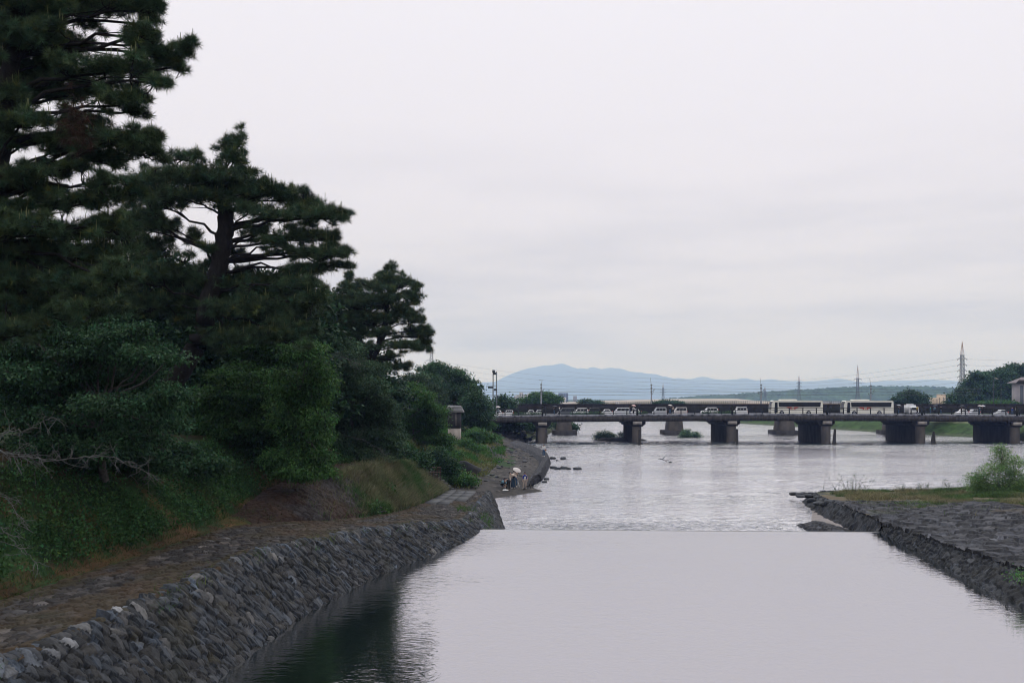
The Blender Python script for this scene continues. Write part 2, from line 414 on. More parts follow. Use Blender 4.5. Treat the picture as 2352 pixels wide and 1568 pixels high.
# ---- left river bank (slope, mound, plateau)
Ys2 = np.concatenate([np.arange(8, 125, .35), np.arange(125, 431, 1.2)])
S = np.concatenate([np.linspace(2, 3, 10)[:-1], np.linspace(3, 4, 9)[:-1], np.linspace(4, 5, 12)[:-1], np.linspace(5, 6, 8)[:-1], 6 + np.linspace(0, 1, 12)])
V = smooth_rows(bank_grid(Ys2, S), 3)
nz_ = fbm(V[..., 0] * .5, V[..., 1] * .5, 4) - .5
amp = np.interp(S, [2, 2.2, 3, 4, 4.4, 7], [.0, .3, .1, .1, .7, 1.2])
V[..., 2] += nz_ * amp[None] + .25 * (fbm(V[..., 0] * 2, V[..., 1] * 2, 3) - .5) * np.minimum(amp, .4)[None]
sc = S[:-1] + .5 * np.diff(S)
k = fbm(V[:-1, :-1, 0] * .6, V[:-1, :-1, 1] * .6, 4)
green = np.array([.6, .95, .65]); brown = np.array([1.9, 1.0, .7]); litter = np.array([3.0, 1.08, 1.25])
mix = sstep(k, .5, .68)[..., None]
C = green * (1 - mix) + brown * mix
lit = np.interp(sc, [2, 3, 3.05, 3.95, 4.15, 4.35], [.1, .3, .9, .9, .7, 0])[None, :, None] * (sstep(V[:-1, :-1, 1], 76, 66) * np.where(V[:-1, :-1, 1] < 44, .85, 1) * sstep(fbm(V[:-1, :-1, 0] * 1.4 + 8, V[:-1, :-1, 1] * .9, 4), .36, .54))[..., None]
C = np.where((sc > 5.2)[None, :, None], C * np.array([.75, .6, .7]), C)
C = C * (1 - lit) + litter * lit * (.55 + .8 * k[..., None])
b = MB(); b.grid(V, C.reshape(-1, 3)); lowS = np.linspace(.3, 2.1, 8); Lw = bank_grid(Ys2, lowS); Lw[..., 2] -= .45; b.grid(Lw, np.array([1.2, 1, .9])); struct(b.build('riverbank', m_soil))

# ---- upper path paving laid on the bank
Ys3 = np.arange(44, 66, .07)
S = np.linspace(2.03, 3.9, 70)
V = smooth_rows(bank_grid(Ys3, S), 20); V[..., 2] += .03 + .02
U2, V2 = arclen(V)
keep = fbm(U2 * .3, V2 * .5 + 20, 3)
def up_moss(u, v):
    m = sstep(fbm(u * .35 + 7, v * .5, 4), .40, .60)
    return .25 + m * .7, np.array([.95, .56, .34]) * (.6 + .8 * fbm(u * 1.1, v * 1.3, 3))[..., None]
D, C = stone_sheet(V, U2, V2, .46, .30, .11, soil=(.6, .45, .32), light=.02, seed=5, mossfn=up_moss)
fade = np.minimum(sstep(Ys3, 44, 47.5), sstep(66, 61, 66) if False else sstep(-Ys3, -66, -62))
mound = sstep(S, 2.03, 2.12)[None, :] * 1.0 + 0 * Ys3[:, None]
mound = np.where(Ys3[:, None] > 56.5, sstep(S, 2.55, 2.9)[None, :], mound)
D[..., 2] -= .25 * (1 - fade[:, None] * mound)
C = C * np.array([.72, .66, .62])
b = MB(); b.grid(D, C); struct(b.build('upper_path', m_cobble))

# ---- gravel beach between wall and groyne
Ysb = np.concatenate([np.arange(86, 130, .22), np.arange(130, 216, .45)])
S = np.linspace(0, 2.35, 60)
V = smooth_rows(bank_grid(Ysb, S), 2)
V[:, :, 2] += .16 * (fbm(V[..., 0] * .8, V[..., 1] * .35, 4) - .5) * np.minimum(S, 1)[None]
U2, V2 = V[..., 1].copy(), V[..., 0].copy()
d1, d2, rid, off = voronoi(V[..., 0] / .42 + .5 * fbm(V[..., 0], V[..., 1], 2), V[..., 1] / .75)
st = (rid[..., 5] > .62) * sstep(V[..., 1], 98, 106) + (rid[..., 5] > .93)
V[..., 2] += np.minimum(S * 2.5, 1)[None] * np.clip(st, 0, 1) * sstep(d2 - d1, .05, .3) * (.02 + .10 * rid[..., 2] ** 2)
kk = fbm(V[:-1, :-1, 0] * .35 + 3, V[:-1, :-1, 1] * .16, 4)
gr = sstep(kk + .10 * np.interp(.5 * (S[:-1] + S[1:]), [0, .9, 1.4, 2.35], [-3, -2.2, .3, 1.5])[None], .50, .62) * sstep(V[:-1, :-1, 1], 103, 112)
base = np.ones(gr.shape + (3,)) * (.45 + 1.0 * rid[:-1, :-1, 3:4] * np.clip(st, 0, 1)[:-1, :-1, None] + .8 * (fbm(V[:-1, :-1, 0] * .9, V[:-1, :-1, 1] * .35, 4)[..., None] - .1))
gcol = np.where((kk > .57)[..., None], np.array([.42, .95, .35]), np.array([1.35, 1.05, .55]))
C = base * (1 - gr[..., None]) + gcol * gr[..., None]
b = MB(); b.grid(V, C.reshape(-1, 3)); struct(b.build('gravel_beach', m_gravel))

# ---- cobbled groyne curving out from the beach
GW = [(1216, 1116, 0), (1247, 1100, 0), (1256, 1083, 0), (1265, 1062, 0), (1257, 1048, 0), (1232, 1034, 0), (1212, 1026.5, 0), (1188, 1019.2, 0)]
outer = np.array([P(px, py, CAMZ * FPX / (py - HY)) for px, py, _ in GW])
GI = [(1204, 1106), (1220, 1097), (1232, 1080), (1246, 1058), (1244, 1048), (1219, 1034), (1198, 1026), (1172, 1018.5)]
inner = np.array([P(px, py, (CAMZ - .95) * FPX / (py - HY)) for px, py in GI])
tt = np.linspace(.25, 7, 330)
def cs(A): return smooth_rows(np.stack([np.interp(tt, np.arange(8), A[:, k]) for k in range(3)], -1), 120)
Oc, Ic = cs(outer), cs(inner)
Cc = Ic + (Oc - Ic) * np.array([.62, .62, 0]); Cc[:, 2] = .98
zf = .15 + .85 * sstep(tt, .3, 1.1); Cc[:, 2] *= zf; Ic = Ic.copy(); Ic[:, 2] *= zf
Ob = Oc.copy(); Ob[:, 2] = -.25
In = Ic + (Ic - Cc) * np.array([.5, .5, 0]); In[:, 2] = .3
prof = [Ob, Oc * .35 + Cc * .65 + [0, 0, .18], Cc, Ic, In]
vv = np.linspace(0, 4, 56); V = np.zeros((330, 56, 3))
for j, q in enumerate(vv):
    k = min(int(q), 3); f = q - k; V[:, j] = prof[k] * (1 - f) + prof[k + 1] * f
U2, V2 = arclen(V)
D, C = stone_sheet(V, U2, V2, .45, .3, .11, soil=(.6, .52, .42), light=.04, seed=8)
b = MB(); b.grid(D, C * .95)
tag(b.build('cobbled_groyne', m_cobble), 'low curved cobbled groyne running along the water beyond the gravel beach', 'groyne')

# ---- right bank: stone wall, cobbled apron, grassy point
RY = np.array([2, 20, 30, 36, 43, 49, 54, 58.1, 62, 68, 74, 79, 84, 87.5, 90.5, 92.5])
RFX = np.array([15.8, 17.2, 18.0, 18.7, 19.5, 20.4, 20.9, 21.4, 22.0, 22.6, 23.3, 24.3, 25.0, 25.8, 27.3, 33.])       # foot at the water
RTX = np.array([17.3, 18.7, 19.6, 20.3, 20.75, 21.15, 21.5, 21.8, 22.5, 23.3, 24.1, 25.1, 25.9, 26.8, 28.6, 34.])
RTZ = np.array([2.25, 2.25, 2.2, 2.15, 2.0, 1.85, 1.72, 1.62, 1.5, 1.35, 1.2, 1.0, .85, .7, .55, .4])
def right_z(x, y):
    tx = np.interp(y, RY, RTX); tz = np.interp(y, RY, RTZ)
    r = np.clip(x - tx, 0, None)
    rise = 1.7 * sstep(r, 0, 22) * np.interp(y, [2, 40, 70, 92], [1.0, 1.0, .45, .35])
    dip = -.9 * sstep(y, 86, 92.5)
    return tz + rise + dip * sstep(r, 2, 8) * .6
ys = np.arange(4, 58.3, .1); nv = 34
FX, TX, TZ = np.interp(ys, RY, RFX), np.interp(ys, RY, RTX), np.interp(ys, RY, RTZ)
f = np.linspace(0, 1, nv)[None]
FX2 = FX - (TX - FX) * .25
V = np.stack([FX2[:, None] * (1 - f) + TX[:, None] * f, np.repeat(ys[:, None], nv, 1), .6 * (1 - f) + TZ[:, None] * f], -1)
cap_ = np.stack([np.stack([TX + k_, ys, TZ], -1) for k_ in (.1, .22, .34)], 1); V = np.concatenate([V, cap_], 1); nv += 3
U2, V2 = arclen(V)
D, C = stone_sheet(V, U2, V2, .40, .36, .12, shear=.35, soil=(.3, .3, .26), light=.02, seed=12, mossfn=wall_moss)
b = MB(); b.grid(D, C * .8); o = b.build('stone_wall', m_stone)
tag(o, 'low dark stone wall along the right edge of the still pool', 'retaining wall')
ys = np.arange(4, 92.6, .13); xs = np.concatenate([np.arange(-.14, 26, .13), 26 + np.arange(0, 60, .9) ** 1.0])
TX = np.interp(ys, RY, RTX)
V = np.zeros((len(xs), len(ys), 3)); V[..., 0] = TX[None] + xs[:, None]; V[..., 1] = ys[None]; V[..., 2] = right_z(V[..., 0], V[..., 1]) - .03
grassy = sstep(V[..., 1] + 22 * (fbm(V[..., 0] * .25, V[..., 1] * .35, 4) - .5), np.interp(V[..., 0], [22, 30, 55], [70, 65, 59]), np.interp(V[..., 0], [22, 30, 55], [76, 72, 67]))
def ap_moss(u, v):
    gsm = grassy[:-1, :-1]
    pat = sstep(fbm(u * .22 + 60, v * .25, 4), .56, .66) * sstep(v, 55, 68) * .8
    m = np.clip(gsm + pat, 0, 1); q = fbm(u * .5, v * .5 + 3, 3)[..., None]
    return m, np.array([1.9, 1.35, .70]) * sstep(q, .45, .6) + np.array([.85, .95, .50]) * (1 - sstep(q, .5, .7))
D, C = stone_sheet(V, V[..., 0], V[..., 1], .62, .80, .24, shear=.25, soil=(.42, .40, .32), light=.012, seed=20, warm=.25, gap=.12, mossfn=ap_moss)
D = D * (1 - grassy[..., None]) + (V + np.stack([0 * grassy, 0 * grassy, .12 * (fbm(V[..., 0], V[..., 1], 3))], -1)) * grassy[..., None]
edge = V[:, -1:].copy(); edge[..., 1] += .5; edge[..., 2] = -.3
sk = D[:1].copy(); sk[..., 2] -= .8; sk[..., 0] += .25
b = MB(); b.grid(D, C); b.grid(np.concatenate([D[:, -1:], edge], 1)); b.grid(np.concatenate([sk, D[:1]], 0), np.array([.5, .5, .5]))
struct(b.build('cobbled_apron', m_cobble))
# sloping rubble toe of the point below the weir
ys = np.arange(58.3, 92.6, .16); FX = np.interp(ys, RY, RFX) - .35; TX = np.interp(ys, RY, RTX); TZ = np.interp(ys, RY, RTZ)
f = np.linspace(0, 1, 14)[None]
V = np.stack([FX[:, None] * (1 - f) + TX[:, None] * f, np.repeat(ys[:, None], 14, 1), -.25 * (1 - f) + TZ[:, None] * f], -1)
U2, V2 = arclen(V); D, C = stone_sheet(V, U2, V2, .55, .4, .16, seed=31, soil=(.4, .38, .33), light=.02)
b = MB(); b.grid(D, C * .8); tag(b.build('rubble_toe', m_stone), 'rough rubble stone edging round the grassy point below the weir', 'stone edging')
# sand bar and its little stepped stone spur
b = MB(); xx, yy = np.meshgrid(np.linspace(19.8, 24.6, 26), np.linspace(63, 80, 40), indexing='ij')
d = (xx - np.interp(yy, RY, RFX)) + 2.2 * sstep(yy, 80, 66) * 0 + np.interp(yy, [63, 68, 72, 80], [1.6, 1.7, 1.2, .3])
b.grid(np.stack([xx, yy, np.clip(d * .22, -.4, .38) + .03 * fbm(xx, yy, 3)], -1)); struct(b.build('sandbar', m_sand, smooth=True))
ys = np.linspace(64.2, 71.5, 60); f = np.linspace(0, 1, 36)
cx_ = 21.9 - (ys - 64) * .10
V = np.stack([cx_[:, None] + (f[None] - .5) * 2.4, np.repeat(ys[:, None], 36, 1), .46 * np.sin(np.pi * f)[None] * (sstep(ys, 64, 65) * sstep(-ys, -71.6, -69.5))[:, None] - .12 - .25 * (np.abs(f[None] - .5) > .46)], -1)
U2, V2 = arclen(V); D, C = stone_sheet(V, U2, V2, .5, .3, .12, seed=33, soil=(.7, .6, .5), light=.03)
b = MB(); b.grid(D, C); tag(b.build('stone_spur', m_cobble), 'small hump of set stones on the sand just below the right end of the weir', 'stone spur')

# ---- right river bank beyond the road bridge
BY = np.array([150, 185, 212, 230, 248, 264, 326, 431.]); BX = np.array([112, 109.5, 108, 107, 103, 98, 89, 66.])
ys = np.concatenate([np.arange(150, 300, 1.2), np.arange(300, 431, 3)]); q = np.array([-2, 0, 1.5, 3, 5, 7, 9, 11, 13, 18, 30, 70, 300.])
zq = np.array([-.5, .1, .6, 1.4, 2.1, 2.9, 3.4, 4.0, 4.6, 5.0, 5.2, 5.3, 5.3])
V = np.zeros((len(ys), len(q), 3)); V[..., 0] = np.interp(ys, BY, BX)[:, None] + q[None]; V[..., 1] = ys[:, None]
V[..., 2] = zq[None] + .5 * (fbm(V[..., 0] * .3, V[..., 1] * .3, 4) - .5) * (zq > .3)
C = np.ones((len(ys) - 1, len(q) - 1, 3)) * np.array([1.0, 1.35, .7]) * (.7 + .6 * fbm(V[:-1, :-1, 0] * .2, V[:-1, :-1, 1] * .12, 3))[..., None]
C[:, 0:2] = np.array([1.6, 1.5, 1.5]); C[:, 5:6] = np.array([4.2, 3.2, 4.0]); C[:, 6:8] = np.array([1.7, 2.0, .8])
b = MB(); b.grid(V, C.reshape(-1, 3)); struct(b.build('far_bank', m_soil))

# ------------------------------------------------------------------ water
def water(name, sc1, sc2, bump, lo, hi, body=(.016, .022, .022), rough=.03, stretch=(1, 1, 1), foam=False, bdist=.1, fr=(.55, .95)):
    m = bpy.data.materials.new(name); m.use_nodes = True; t = m.node_tree; N = t.nodes; Lk = t.links
    pb = N['Principled BSDF']; out = N['Material Output']
    pb.inputs['Base Color'].default_value = (*body, 1); pb.inputs['Roughness'].default_value = .5; pb.inputs['Specular IOR Level'].default_value = 0
    gl = N.new('ShaderNodeBsdfGlossy'); gl.inputs['Roughness'].default_value = rough; gl.inputs['Color'].default_value = (.945, .93, .965, 1)
    c = N.new('ShaderNodeNewGeometry'); mp = N.new('ShaderNodeMapping'); mp.inputs['Scale'].default_value = stretch
    Lk.new(c.outputs['Position'], mp.inputs[0])
    n1 = N.new('ShaderNodeTexNoise'); n1.inputs['Scale'].default_value = sc1; n1.inputs['Detail'].default_value = 3
    n2 = N.new('ShaderNodeTexNoise'); n2.inputs['Scale'].default_value = sc2; n2.inputs['Detail'].default_value = 3
    n3 = N.new('ShaderNodeTexNoise'); n3.inputs['Scale'].default_value = .09; n3.inputs['Detail'].default_value = 3
    for n in (n1, n2, n3): Lk.new(mp.outputs[0], n.inputs['Vector'])
    ad = N.new('ShaderNodeMath'); ad.operation = 'ADD'; Lk.new(n1.outputs[0], ad.inputs[0]); Lk.new(n2.outputs[0], ad.inputs[1])
    bp = N.new('ShaderNodeBump'); bp.inputs['Distance'].default_value = bdist
    Lk.new(ad.outputs[0], bp.inputs['Height'])
    st = N.new('ShaderNodeMapRange'); st.inputs['From Min'].default_value = .35; st.inputs['From Max'].default_value = .65
    st.inputs['To Min'].default_value = bump * .45; st.inputs['To Max'].default_value = bump * 1.3
    Lk.new(n3.outputs[0], st.inputs[0]); stv = st.outputs[0]
    if foam:                                                            # choppier where the current breaks (second channel)
        ag = N.new('ShaderNodeAttribute'); ag.attribute_name = 'tint'; sg_ = N.new('ShaderNodeSeparateColor'); Lk.new(ag.outputs['Color'], sg_.inputs[0])
        k1 = N.new('ShaderNodeMath'); k1.operation = 'MULTIPLY_ADD'; k1.inputs[1].default_value = 2.2; k1.inputs[2].default_value = 1; Lk.new(sg_.outputs[1], k1.inputs[0])
        k2 = N.new('ShaderNodeMath'); k2.operation = 'MULTIPLY'; Lk.new(stv, k2.inputs[0]); Lk.new(k1.outputs[0], k2.inputs[1]); stv = k2.outputs[0]
    Lk.new(stv, bp.inputs['Strength'])
    Lk.new(bp.outputs[0], gl.inputs['Normal'])
    lw = N.new('ShaderNodeLayerWeight'); lw.inputs['Blend'].default_value = .5; Lk.new(bp.outputs[0], lw.inputs['Normal'])
    mr = N.new('ShaderNodeMapRange'); mr.inputs['From Min'].default_value = fr[0]; mr.inputs['From Max'].default_value = fr[1]
    mr.inputs['To Min'].default_value = lo; mr.inputs['To Max'].default_value = hi
    Lk.new(lw.outputs['Facing'], mr.inputs[0])
    ms = N.new('ShaderNodeMixShader'); Lk.new(mr.outputs[0], ms.inputs[0]); Lk.new(pb.outputs[0], ms.inputs[1]); Lk.new(gl.outputs[0], ms.inputs[2])
    res = ms.outputs[0]
    if foam:
        a = N.new('ShaderNodeAttribute'); a.attribute_name = 'tint'
        nf = N.new('ShaderNodeTexNoise'); nf.inputs['Scale'].default_value = 2.6; nf.inputs['Detail'].default_value = 5
        Lk.new(mp.outputs[0], nf.inputs['Vector'])
        sr = N.new('ShaderNodeSeparateColor'); Lk.new(a.outputs['Color'], sr.inputs[0])
        m1 = N.new('ShaderNodeMath'); m1.operation = 'ADD'; Lk.new(nf.outputs[0], m1.inputs[0]); Lk.new(sr.outputs[0], m1.inputs[1])
        m2 = N.new('ShaderNodeMapRange'); m2.inputs['From Min'].default_value = 1.06; m2.inputs['From Max'].default_value = 1.16; Lk.new(m1.outputs[0], m2.inputs[0])
        wb = N.new('ShaderNodeBsdfDiffuse'); wb.inputs[0].default_value = (.72, .74, .76, 1)
        mf = N.new('ShaderNodeMixShader'); Lk.new(m2.outputs[0], mf.inputs[0]); Lk.new(res, mf.inputs[1]); Lk.new(wb.outputs[0], mf.inputs[2]); res = mf.outputs[0]
    Lk.new(res, out.inputs[0]); return m
m_pool = water('pool water', 2.2, 5.5, .115, .50, .77, stretch=(.55, 1, 1), body=(.008, .013, .012))
m_riv = water('river water', 1.5, 4.2, .95, .08, .98, stretch=(.33, 1, 1), foam=True, bdist=.16, rough=.10, fr=(.36, .90), body=(.022, .036, .042))
# still pool, ending in a straight line at the weir crest
ys = np.concatenate([[-60, -20, 0], np.arange(4, 58.1, 2)]); b = MB()
xs = np.linspace(0, 1, 12)
xl = np.interp(ys, SY, ST[:, 1]) - 2.5; xr = np.interp(ys, RY, RFX) + 1.5
V = np.stack([xl[:, None] * (1 - xs) + xr[:, None] * xs, np.repeat(ys[:, None], 12, 1), np.full((len(ys), 12), 1.2)], -1)
V[-1, :, 1] = np.interp(V[-1, :, 0], [-1.5, 21.6], [59.3, 58.05])
b.grid(V); struct(b.build('pool', m_pool))
# weir: long concrete sill the pool spills over
wt = thing('weir', 'straight submerged concrete weir across the river at the end of the still pool', 'weir', (10, 58.8, 0))
b = MB()
for xa, xb in ((-2.6, 22.0),):
    pr = [(0.02, 1.185), (0.55, 1.165), (1.5, .5), (3.2, -.35), (0.02, -.4)]
    v = []
    for x in (xa, xb):
        y0 = np.interp(x, [-1.5, 21.6], [59.3, 58.05]); v += [(x, y0 + p[0], p[1]) for p in pr]
    b.add(v, [(i, (i + 1) % 5, 5 + (i + 1) % 5, 5 + i) for i in range(5)]); b.add(v, [(4, 3, 2, 1, 0), (5, 6, 7, 8, 9)])
b.build('sill', m_conc, wt)
# lower river as a wave-displaced sheet
def wave(x, y):
    e = np.zeros_like(x)
    for k, (s, a) in enumerate(((.35, .45), (.9, .3), (2.1, .26))):
        e += a * (fbm(x * s * .45 + 13 * k, y * s + 7 * k, 2) - .5)
    return e
xs = np.concatenate([np.arange(-6, 60, .45), np.arange(60, 135, 1.2)]); ys = np.concatenate([np.arange(58.6, 84, .22), np.arange(84, 120, .4), np.arange(120, 225, .7), np.arange(225, 440, 3)])
X, Y = np.meshgrid(xs, ys, indexing='ij')
zw = np.clip(1 - (Y - 60) / 17, 0, 1) ** .8 * sstep(X, -1.5, 3) * sstep(-X, -24, -19)       # tail water of the weir
zr = np.exp(-((Y - (196 + 4 * np.sin(X * .05))) / 6.5) ** 2) * sstep(X, -2, 6)               # riffle at the bridge
zl = np.exp(-((Y - 165) / 22) ** 2) * sstep(-X, -26, -8)
pat = sstep(fbm(X * .03, Y * .05 + 5, 3), .48, .62)
A = .07 + .95 * zw + 1.0 * zr + .24 * zl + .12 * pat
Zz = A * wave(X, Y) - .15 * 0
ff = np.clip(.34 * zw ** 2.5 + .44 * zr * sstep(-X, -30, -14) * .95 + .30 * zl, 0, .5)[:-1, :-1]
b = MB(); b.grid(np.stack([X, Y, Zz], -1), np.stack([ff, np.clip(zw ** .8 + .8 * zr + .35 * pat * sstep(fbm(X * .12, Y * .5, 2), .45, .6), 0, 1)[:-1, :-1], ff], -1).reshape(-1, 3)); struct(b.build('river', m_riv, smooth=True))

# ------------------------------------------------------------------ vegetation
m_bark = M('pine bark', (.017, .015, .014), .95, .4, 9, .9, bscale=30, stretch=(1, 1, .35))
m_bark2 = M('grey bark', (.07, .065, .058), .95, .35, 8, .6)
m_dead = M('dead wood', (.095, .094, .088), .9, .3, 8, .4)
m_needle = M('pine needles', (.047, .077, .038), .65, .35, 1.2, attr=True, spec=.10)
m_leaf_t = M('shade leaves', (.036, .080, .035), .55, .3, .9, attr=True, transl=.28, spec=.10)
m_leaf_b = M('bright leaves', (.066, .145, .040), .55, .3, .9, attr=True, transl=.34, spec=.10)
m_leaf_g = M('grey green leaves', (.062, .108, .056), .6, .3, .9, attr=True, transl=.25, spec=.10)
m_leaf_f = M('far tree leaves', (.054, .105, .048), .7, .35, .25, attr=True, transl=.15, spec=.10)
m_grass = M('grass blades', (.05, .095, .035), .8, .3, .8, attr=True, transl=.25, spec=.10)

def ball(n, r, bias=.45):
    d = nrm(r.normal(size=(n, 3))); return d * (r.random((n, 1)) ** bias)
def rand_tint(n, r, lo=.6, hi=1.35, yel=.15):
    v = r.uniform(lo, hi, (n, 1)); y = r.normal(0, yel, (n, 1))
    return np.clip(np.hstack([v * (1 + y), v, v * (1 - .6 * y)]), .05, 3)
def pads_from(lst, Y0, flat=.8, dj=1.2, r=None):
    """(px, py, rx px, rz px[, dY]) -> ellipsoids at real distance Y0+dY"""
    out = []
    for q in lst:
        px, py, rx, rz = q[:4]; dy = q[4] if len(q) > 4 else r.uniform(-dj, dj); Y = Y0 + dy
        s = Y / FPX; out.append((P(px, py, Y), np.array([rx * s, max(rx * s * flat, .35), rz * s])))
    return out
def needles(b, pts, axes, K, L, W, r, tint):
    n = len(pts)
    d = nrm(axes[:, None] * .55 + nrm(r.normal(size=(n, K, 3))) * 1.0)
    ln = L * r.uniform(.65, 1.15, (n, K, 1))
    side = nrm(np.cross(d, nrm(r.normal(size=(n, K, 3))))) * W * .5
    p = pts[:, None] + d * L * .08
    v = np.stack([p - side, p + side, p + d * ln], 2).reshape(-1, 3)
    b.add(v, np.arange(n * K * 3).reshape(-1, 3), np.repeat(tint, K, 0))
def leaves(b, pts, d, L, W, r, tint, droop=.25):
    n = len(pts); d = nrm(d + [0, 0, -droop])
    nn = nrm(np.array([0, 0, 1.]) + r.normal(size=(n, 3)) * .55); s = nrm(np.cross(d, nn))
    ln = (L * r.uniform(.6, 1.25, (n, 1))); wd = W * r.uniform(.7, 1.2, (n, 1)) * .5
    m = pts + d * ln * .45
    v = np.stack([pts, m + s * wd, pts + d * ln, m - s * wd], 1).reshape(-1, 3)
    b.add(v, np.arange(4 * n).reshape(-1, 4), tint)
def limb(b, p0, p1, r0, r1, r, n=7, k=6, wig=.08, sag=0.):
    p0, p1 = np.array(p0, float), np.array(p1, float); t = np.linspace(0, 1, k)[:, None]
    L = np.linalg.norm(p1 - p0)
    pts = p0 * (1 - t) + p1 * t + np.sin(np.pi * t) * r.normal(size=(k, 3)) * wig * L * .5
    pts[:, 2] += sag * L * np.sin(np.pi * t[:, 0])
    b.tube(pts, r0 + (r1 - r0) * t[:, 0] ** .8, n, cap=False); return pts
def closest(pts, c):
    d = np.linalg.norm(pts - c, axis=1); return int(np.argmin(d))

def pine(label, Y0, pads, trunk, rad, seed, K=26, dens=9.0, tuft=.24, attach_min=.3, candles=.12, twig=.5):
    r = np.random.default_rng(seed)
    tr = np.array([P(px, py, Y0 + dy) for px, py, dy in trunk])
    base = tr[0]
    root = thing('pine_tree', label, 'pine tree', base)
    tb = MB()
    t = np.linspace(0, len(tr) - 1, len(tr) * 5); tp = np.stack([np.interp(t, np.arange(len(tr)), tr[:, k]) for k in range(3)], -1)
    tp = smooth_rows(tp, 4); tp[:, :2] += r.normal(size=(len(tp), 2)) * .03
    rr = np.interp(t, np.linspace(0, len(tr) - 1, len(rad)), rad); rr = rr.copy(); rr[:3] *= [1.35, 1.15, 1.05]
    tb.tube(np.vstack([tp[:1] - [0, 0, .8], tp]), np.concatenate([[rr[0] * 1.1], rr]), 12)
    tob = tb.build('trunk', m_bark, root)
    E = pads_from(pads, Y0, .75, 1.3, r); E0 = list(E)
    for c_, rd_ in E0:
        for _ in range(int(4 + rd_[0] * 2.6)):
            a = r.uniform(0, 2 * np.pi); k_ = r.uniform(.10, .30); o_ = np.array([np.cos(a) * 1.0, r.uniform(-1, 1) * .8, np.sin(a) * r.uniform(.8, 1.45)]) 
            E.append((c_ + o_ * rd_, np.array([max(.22, rd_[0] * k_), max(.22, rd_[0] * k_), max(.16, rd_[2] * k_ * 1.3)])))
    lb, nb = MB(), MB(); lo = int(len(tp) * attach_min)
    for ie, (c, rd) in enumerate(E):
        i = lo + closest(tp[lo:] * [1, 1, 1.25], (c + [0, 0, -1.0]) * [1, 1, 1.25])
        rr0 = min(rr[i] * .42, .025 + .012 * np.linalg.norm(c - tp[i]) + rd[0] * .01)
        if ie < len(E0): lp = limb(lb, tp[i], c - [0, 0, rd[2] * .35], rr0, .03, r, 6, 7, .05, .05); lps = lp if ie == 0 else np.vstack([lps, lp])
        else:
            lp = limb(lb, lps[closest(lps, c)], c, .03, .012, r, 4, 7, .15)
        T = tuft * .85
        N = int(np.clip(dens * (3.0 if ie < len(E0) else 2.2) * rd[0] * rd[2] / T ** 2, 7, 3000))
        q = ball(N, r, .5); q[:, 2] = np.where(q[:, 2] < -.35, -q[:, 2] * .6, q[:, 2])
        lump = 1 + .28 * np.sin(q[:, :1] * 6 + seed) * np.cos(q[:, 1:2] * 5)
        pts = c + q * rd * lump
        ax = nrm(q * rd * [1, 1, .4] / max(rd[0], .1) + [0, 0, .75])
        ti = rand_tint(N, r, .45, 1.7, .14)
        yel = r.random(N) < .08
        ti[yel] *= np.array([1.7, 1.35, .9])
        needles(nb, pts, ax, int(K * 1.35), tuft, .0145, r, ti)
        for j in r.choice(N, max(2, int(N * .06 * twig)), False):                       # twigs up to the tufts
            s = lp[r.integers(3, 7)]; m = (s + pts[j]) / 2 + r.normal(size=3) * .1
            lb.tube([s, m, pts[j]], [.022, .015, .008], 3, cap=False)
        top = np.where(q[:, 2] > .35)[0]
        for j in top[r.random(len(top)) < candles]:                                     # pale upright spring shoots
            h = r.uniform(.18, .42); p = pts[j]
            nb.tube([p, p + [r.normal() * .02, r.normal() * .02, h]], [.016, .011], 3, np.array([5.5, 3.6, 3.4]) * .55, cap=False)
    lb.build('branch', m_bark, tob)
    nb.build('crown', m_needle, root)
    return root

# large pine standing left of the frame
pine1 = pine('tall old pine towering over the left edge with long open branches against the sky', 31,
 [(60,20,130,55),(200,5,110,48),(300,10,62,46),(330,-45,40,40),(60,95,95,50),(70,170,100,45),(130,135,55,30),
  (170,110,40,25),(240,160,95,24),(330,165,60,22),(375,128,48,22),(425,108,18,16),(395,150,32,16),(320,75,36,24),(345,50,25,25),(330,100,30,18),(355,190,25,8),
  (200,210,95,26),(275,235,58,24),(318,252,24,10),(110,215,60,22),(25,225,50,40),(45,285,60,22),(200,285,60,24),(255,325,70,22),(160,330,70,20),(305,318,50,13),(352,306,20,10),(345,330,20,12),
  (60,325,70,18),(230,365,95,20),(330,352,42,15),(150,385,60,12),(60,400,60,14),(60,440,95,24),(190,462,95,20),(270,445,55,16),(240,420,35,12),(40,480,60,22),
  (50,530,95,36),(170,540,100,30),(260,520,60,26),(100,590,110,40),(220,590,90,34),(60,650,95,36),(190,660,100,32),(270,640,60,26),(90,710,110,32),(210,715,90,26),(40,760,70,26),
  (150,-70,140,45),(280,-120,100,40),(60,-150,140,45),(200,-210,130,40),(80,-290,110,40),(-120,60,120,60),(-140,240,130,50),(-120,420,130,45),(-130,600,130,45)],
 [(-60,1010,0),(-50,760,0),(-20,520,.2),(10,300,0),(30,60,-.2),(60,-200,0),(70,-330,.2)], [.48,.42,.36,.30,.22,.12,.05], 101, K=26, dens=8.5)
r = np.random.default_rng(5); nb = MB(); pc = P(176, 285, 29.6)
p = pc + r.normal(size=(90, 3)) * [.22, .2, .42]; needles(nb, p, np.tile([0, 0, -1.2], (90, 1)), 18, .3, .014, r, rand_tint(90, r, .6, 1.3))
nb.build('dead_needles', M('brown dead needles', (.045, .028, .017), .8, .3, 2, attr=True), pine1)
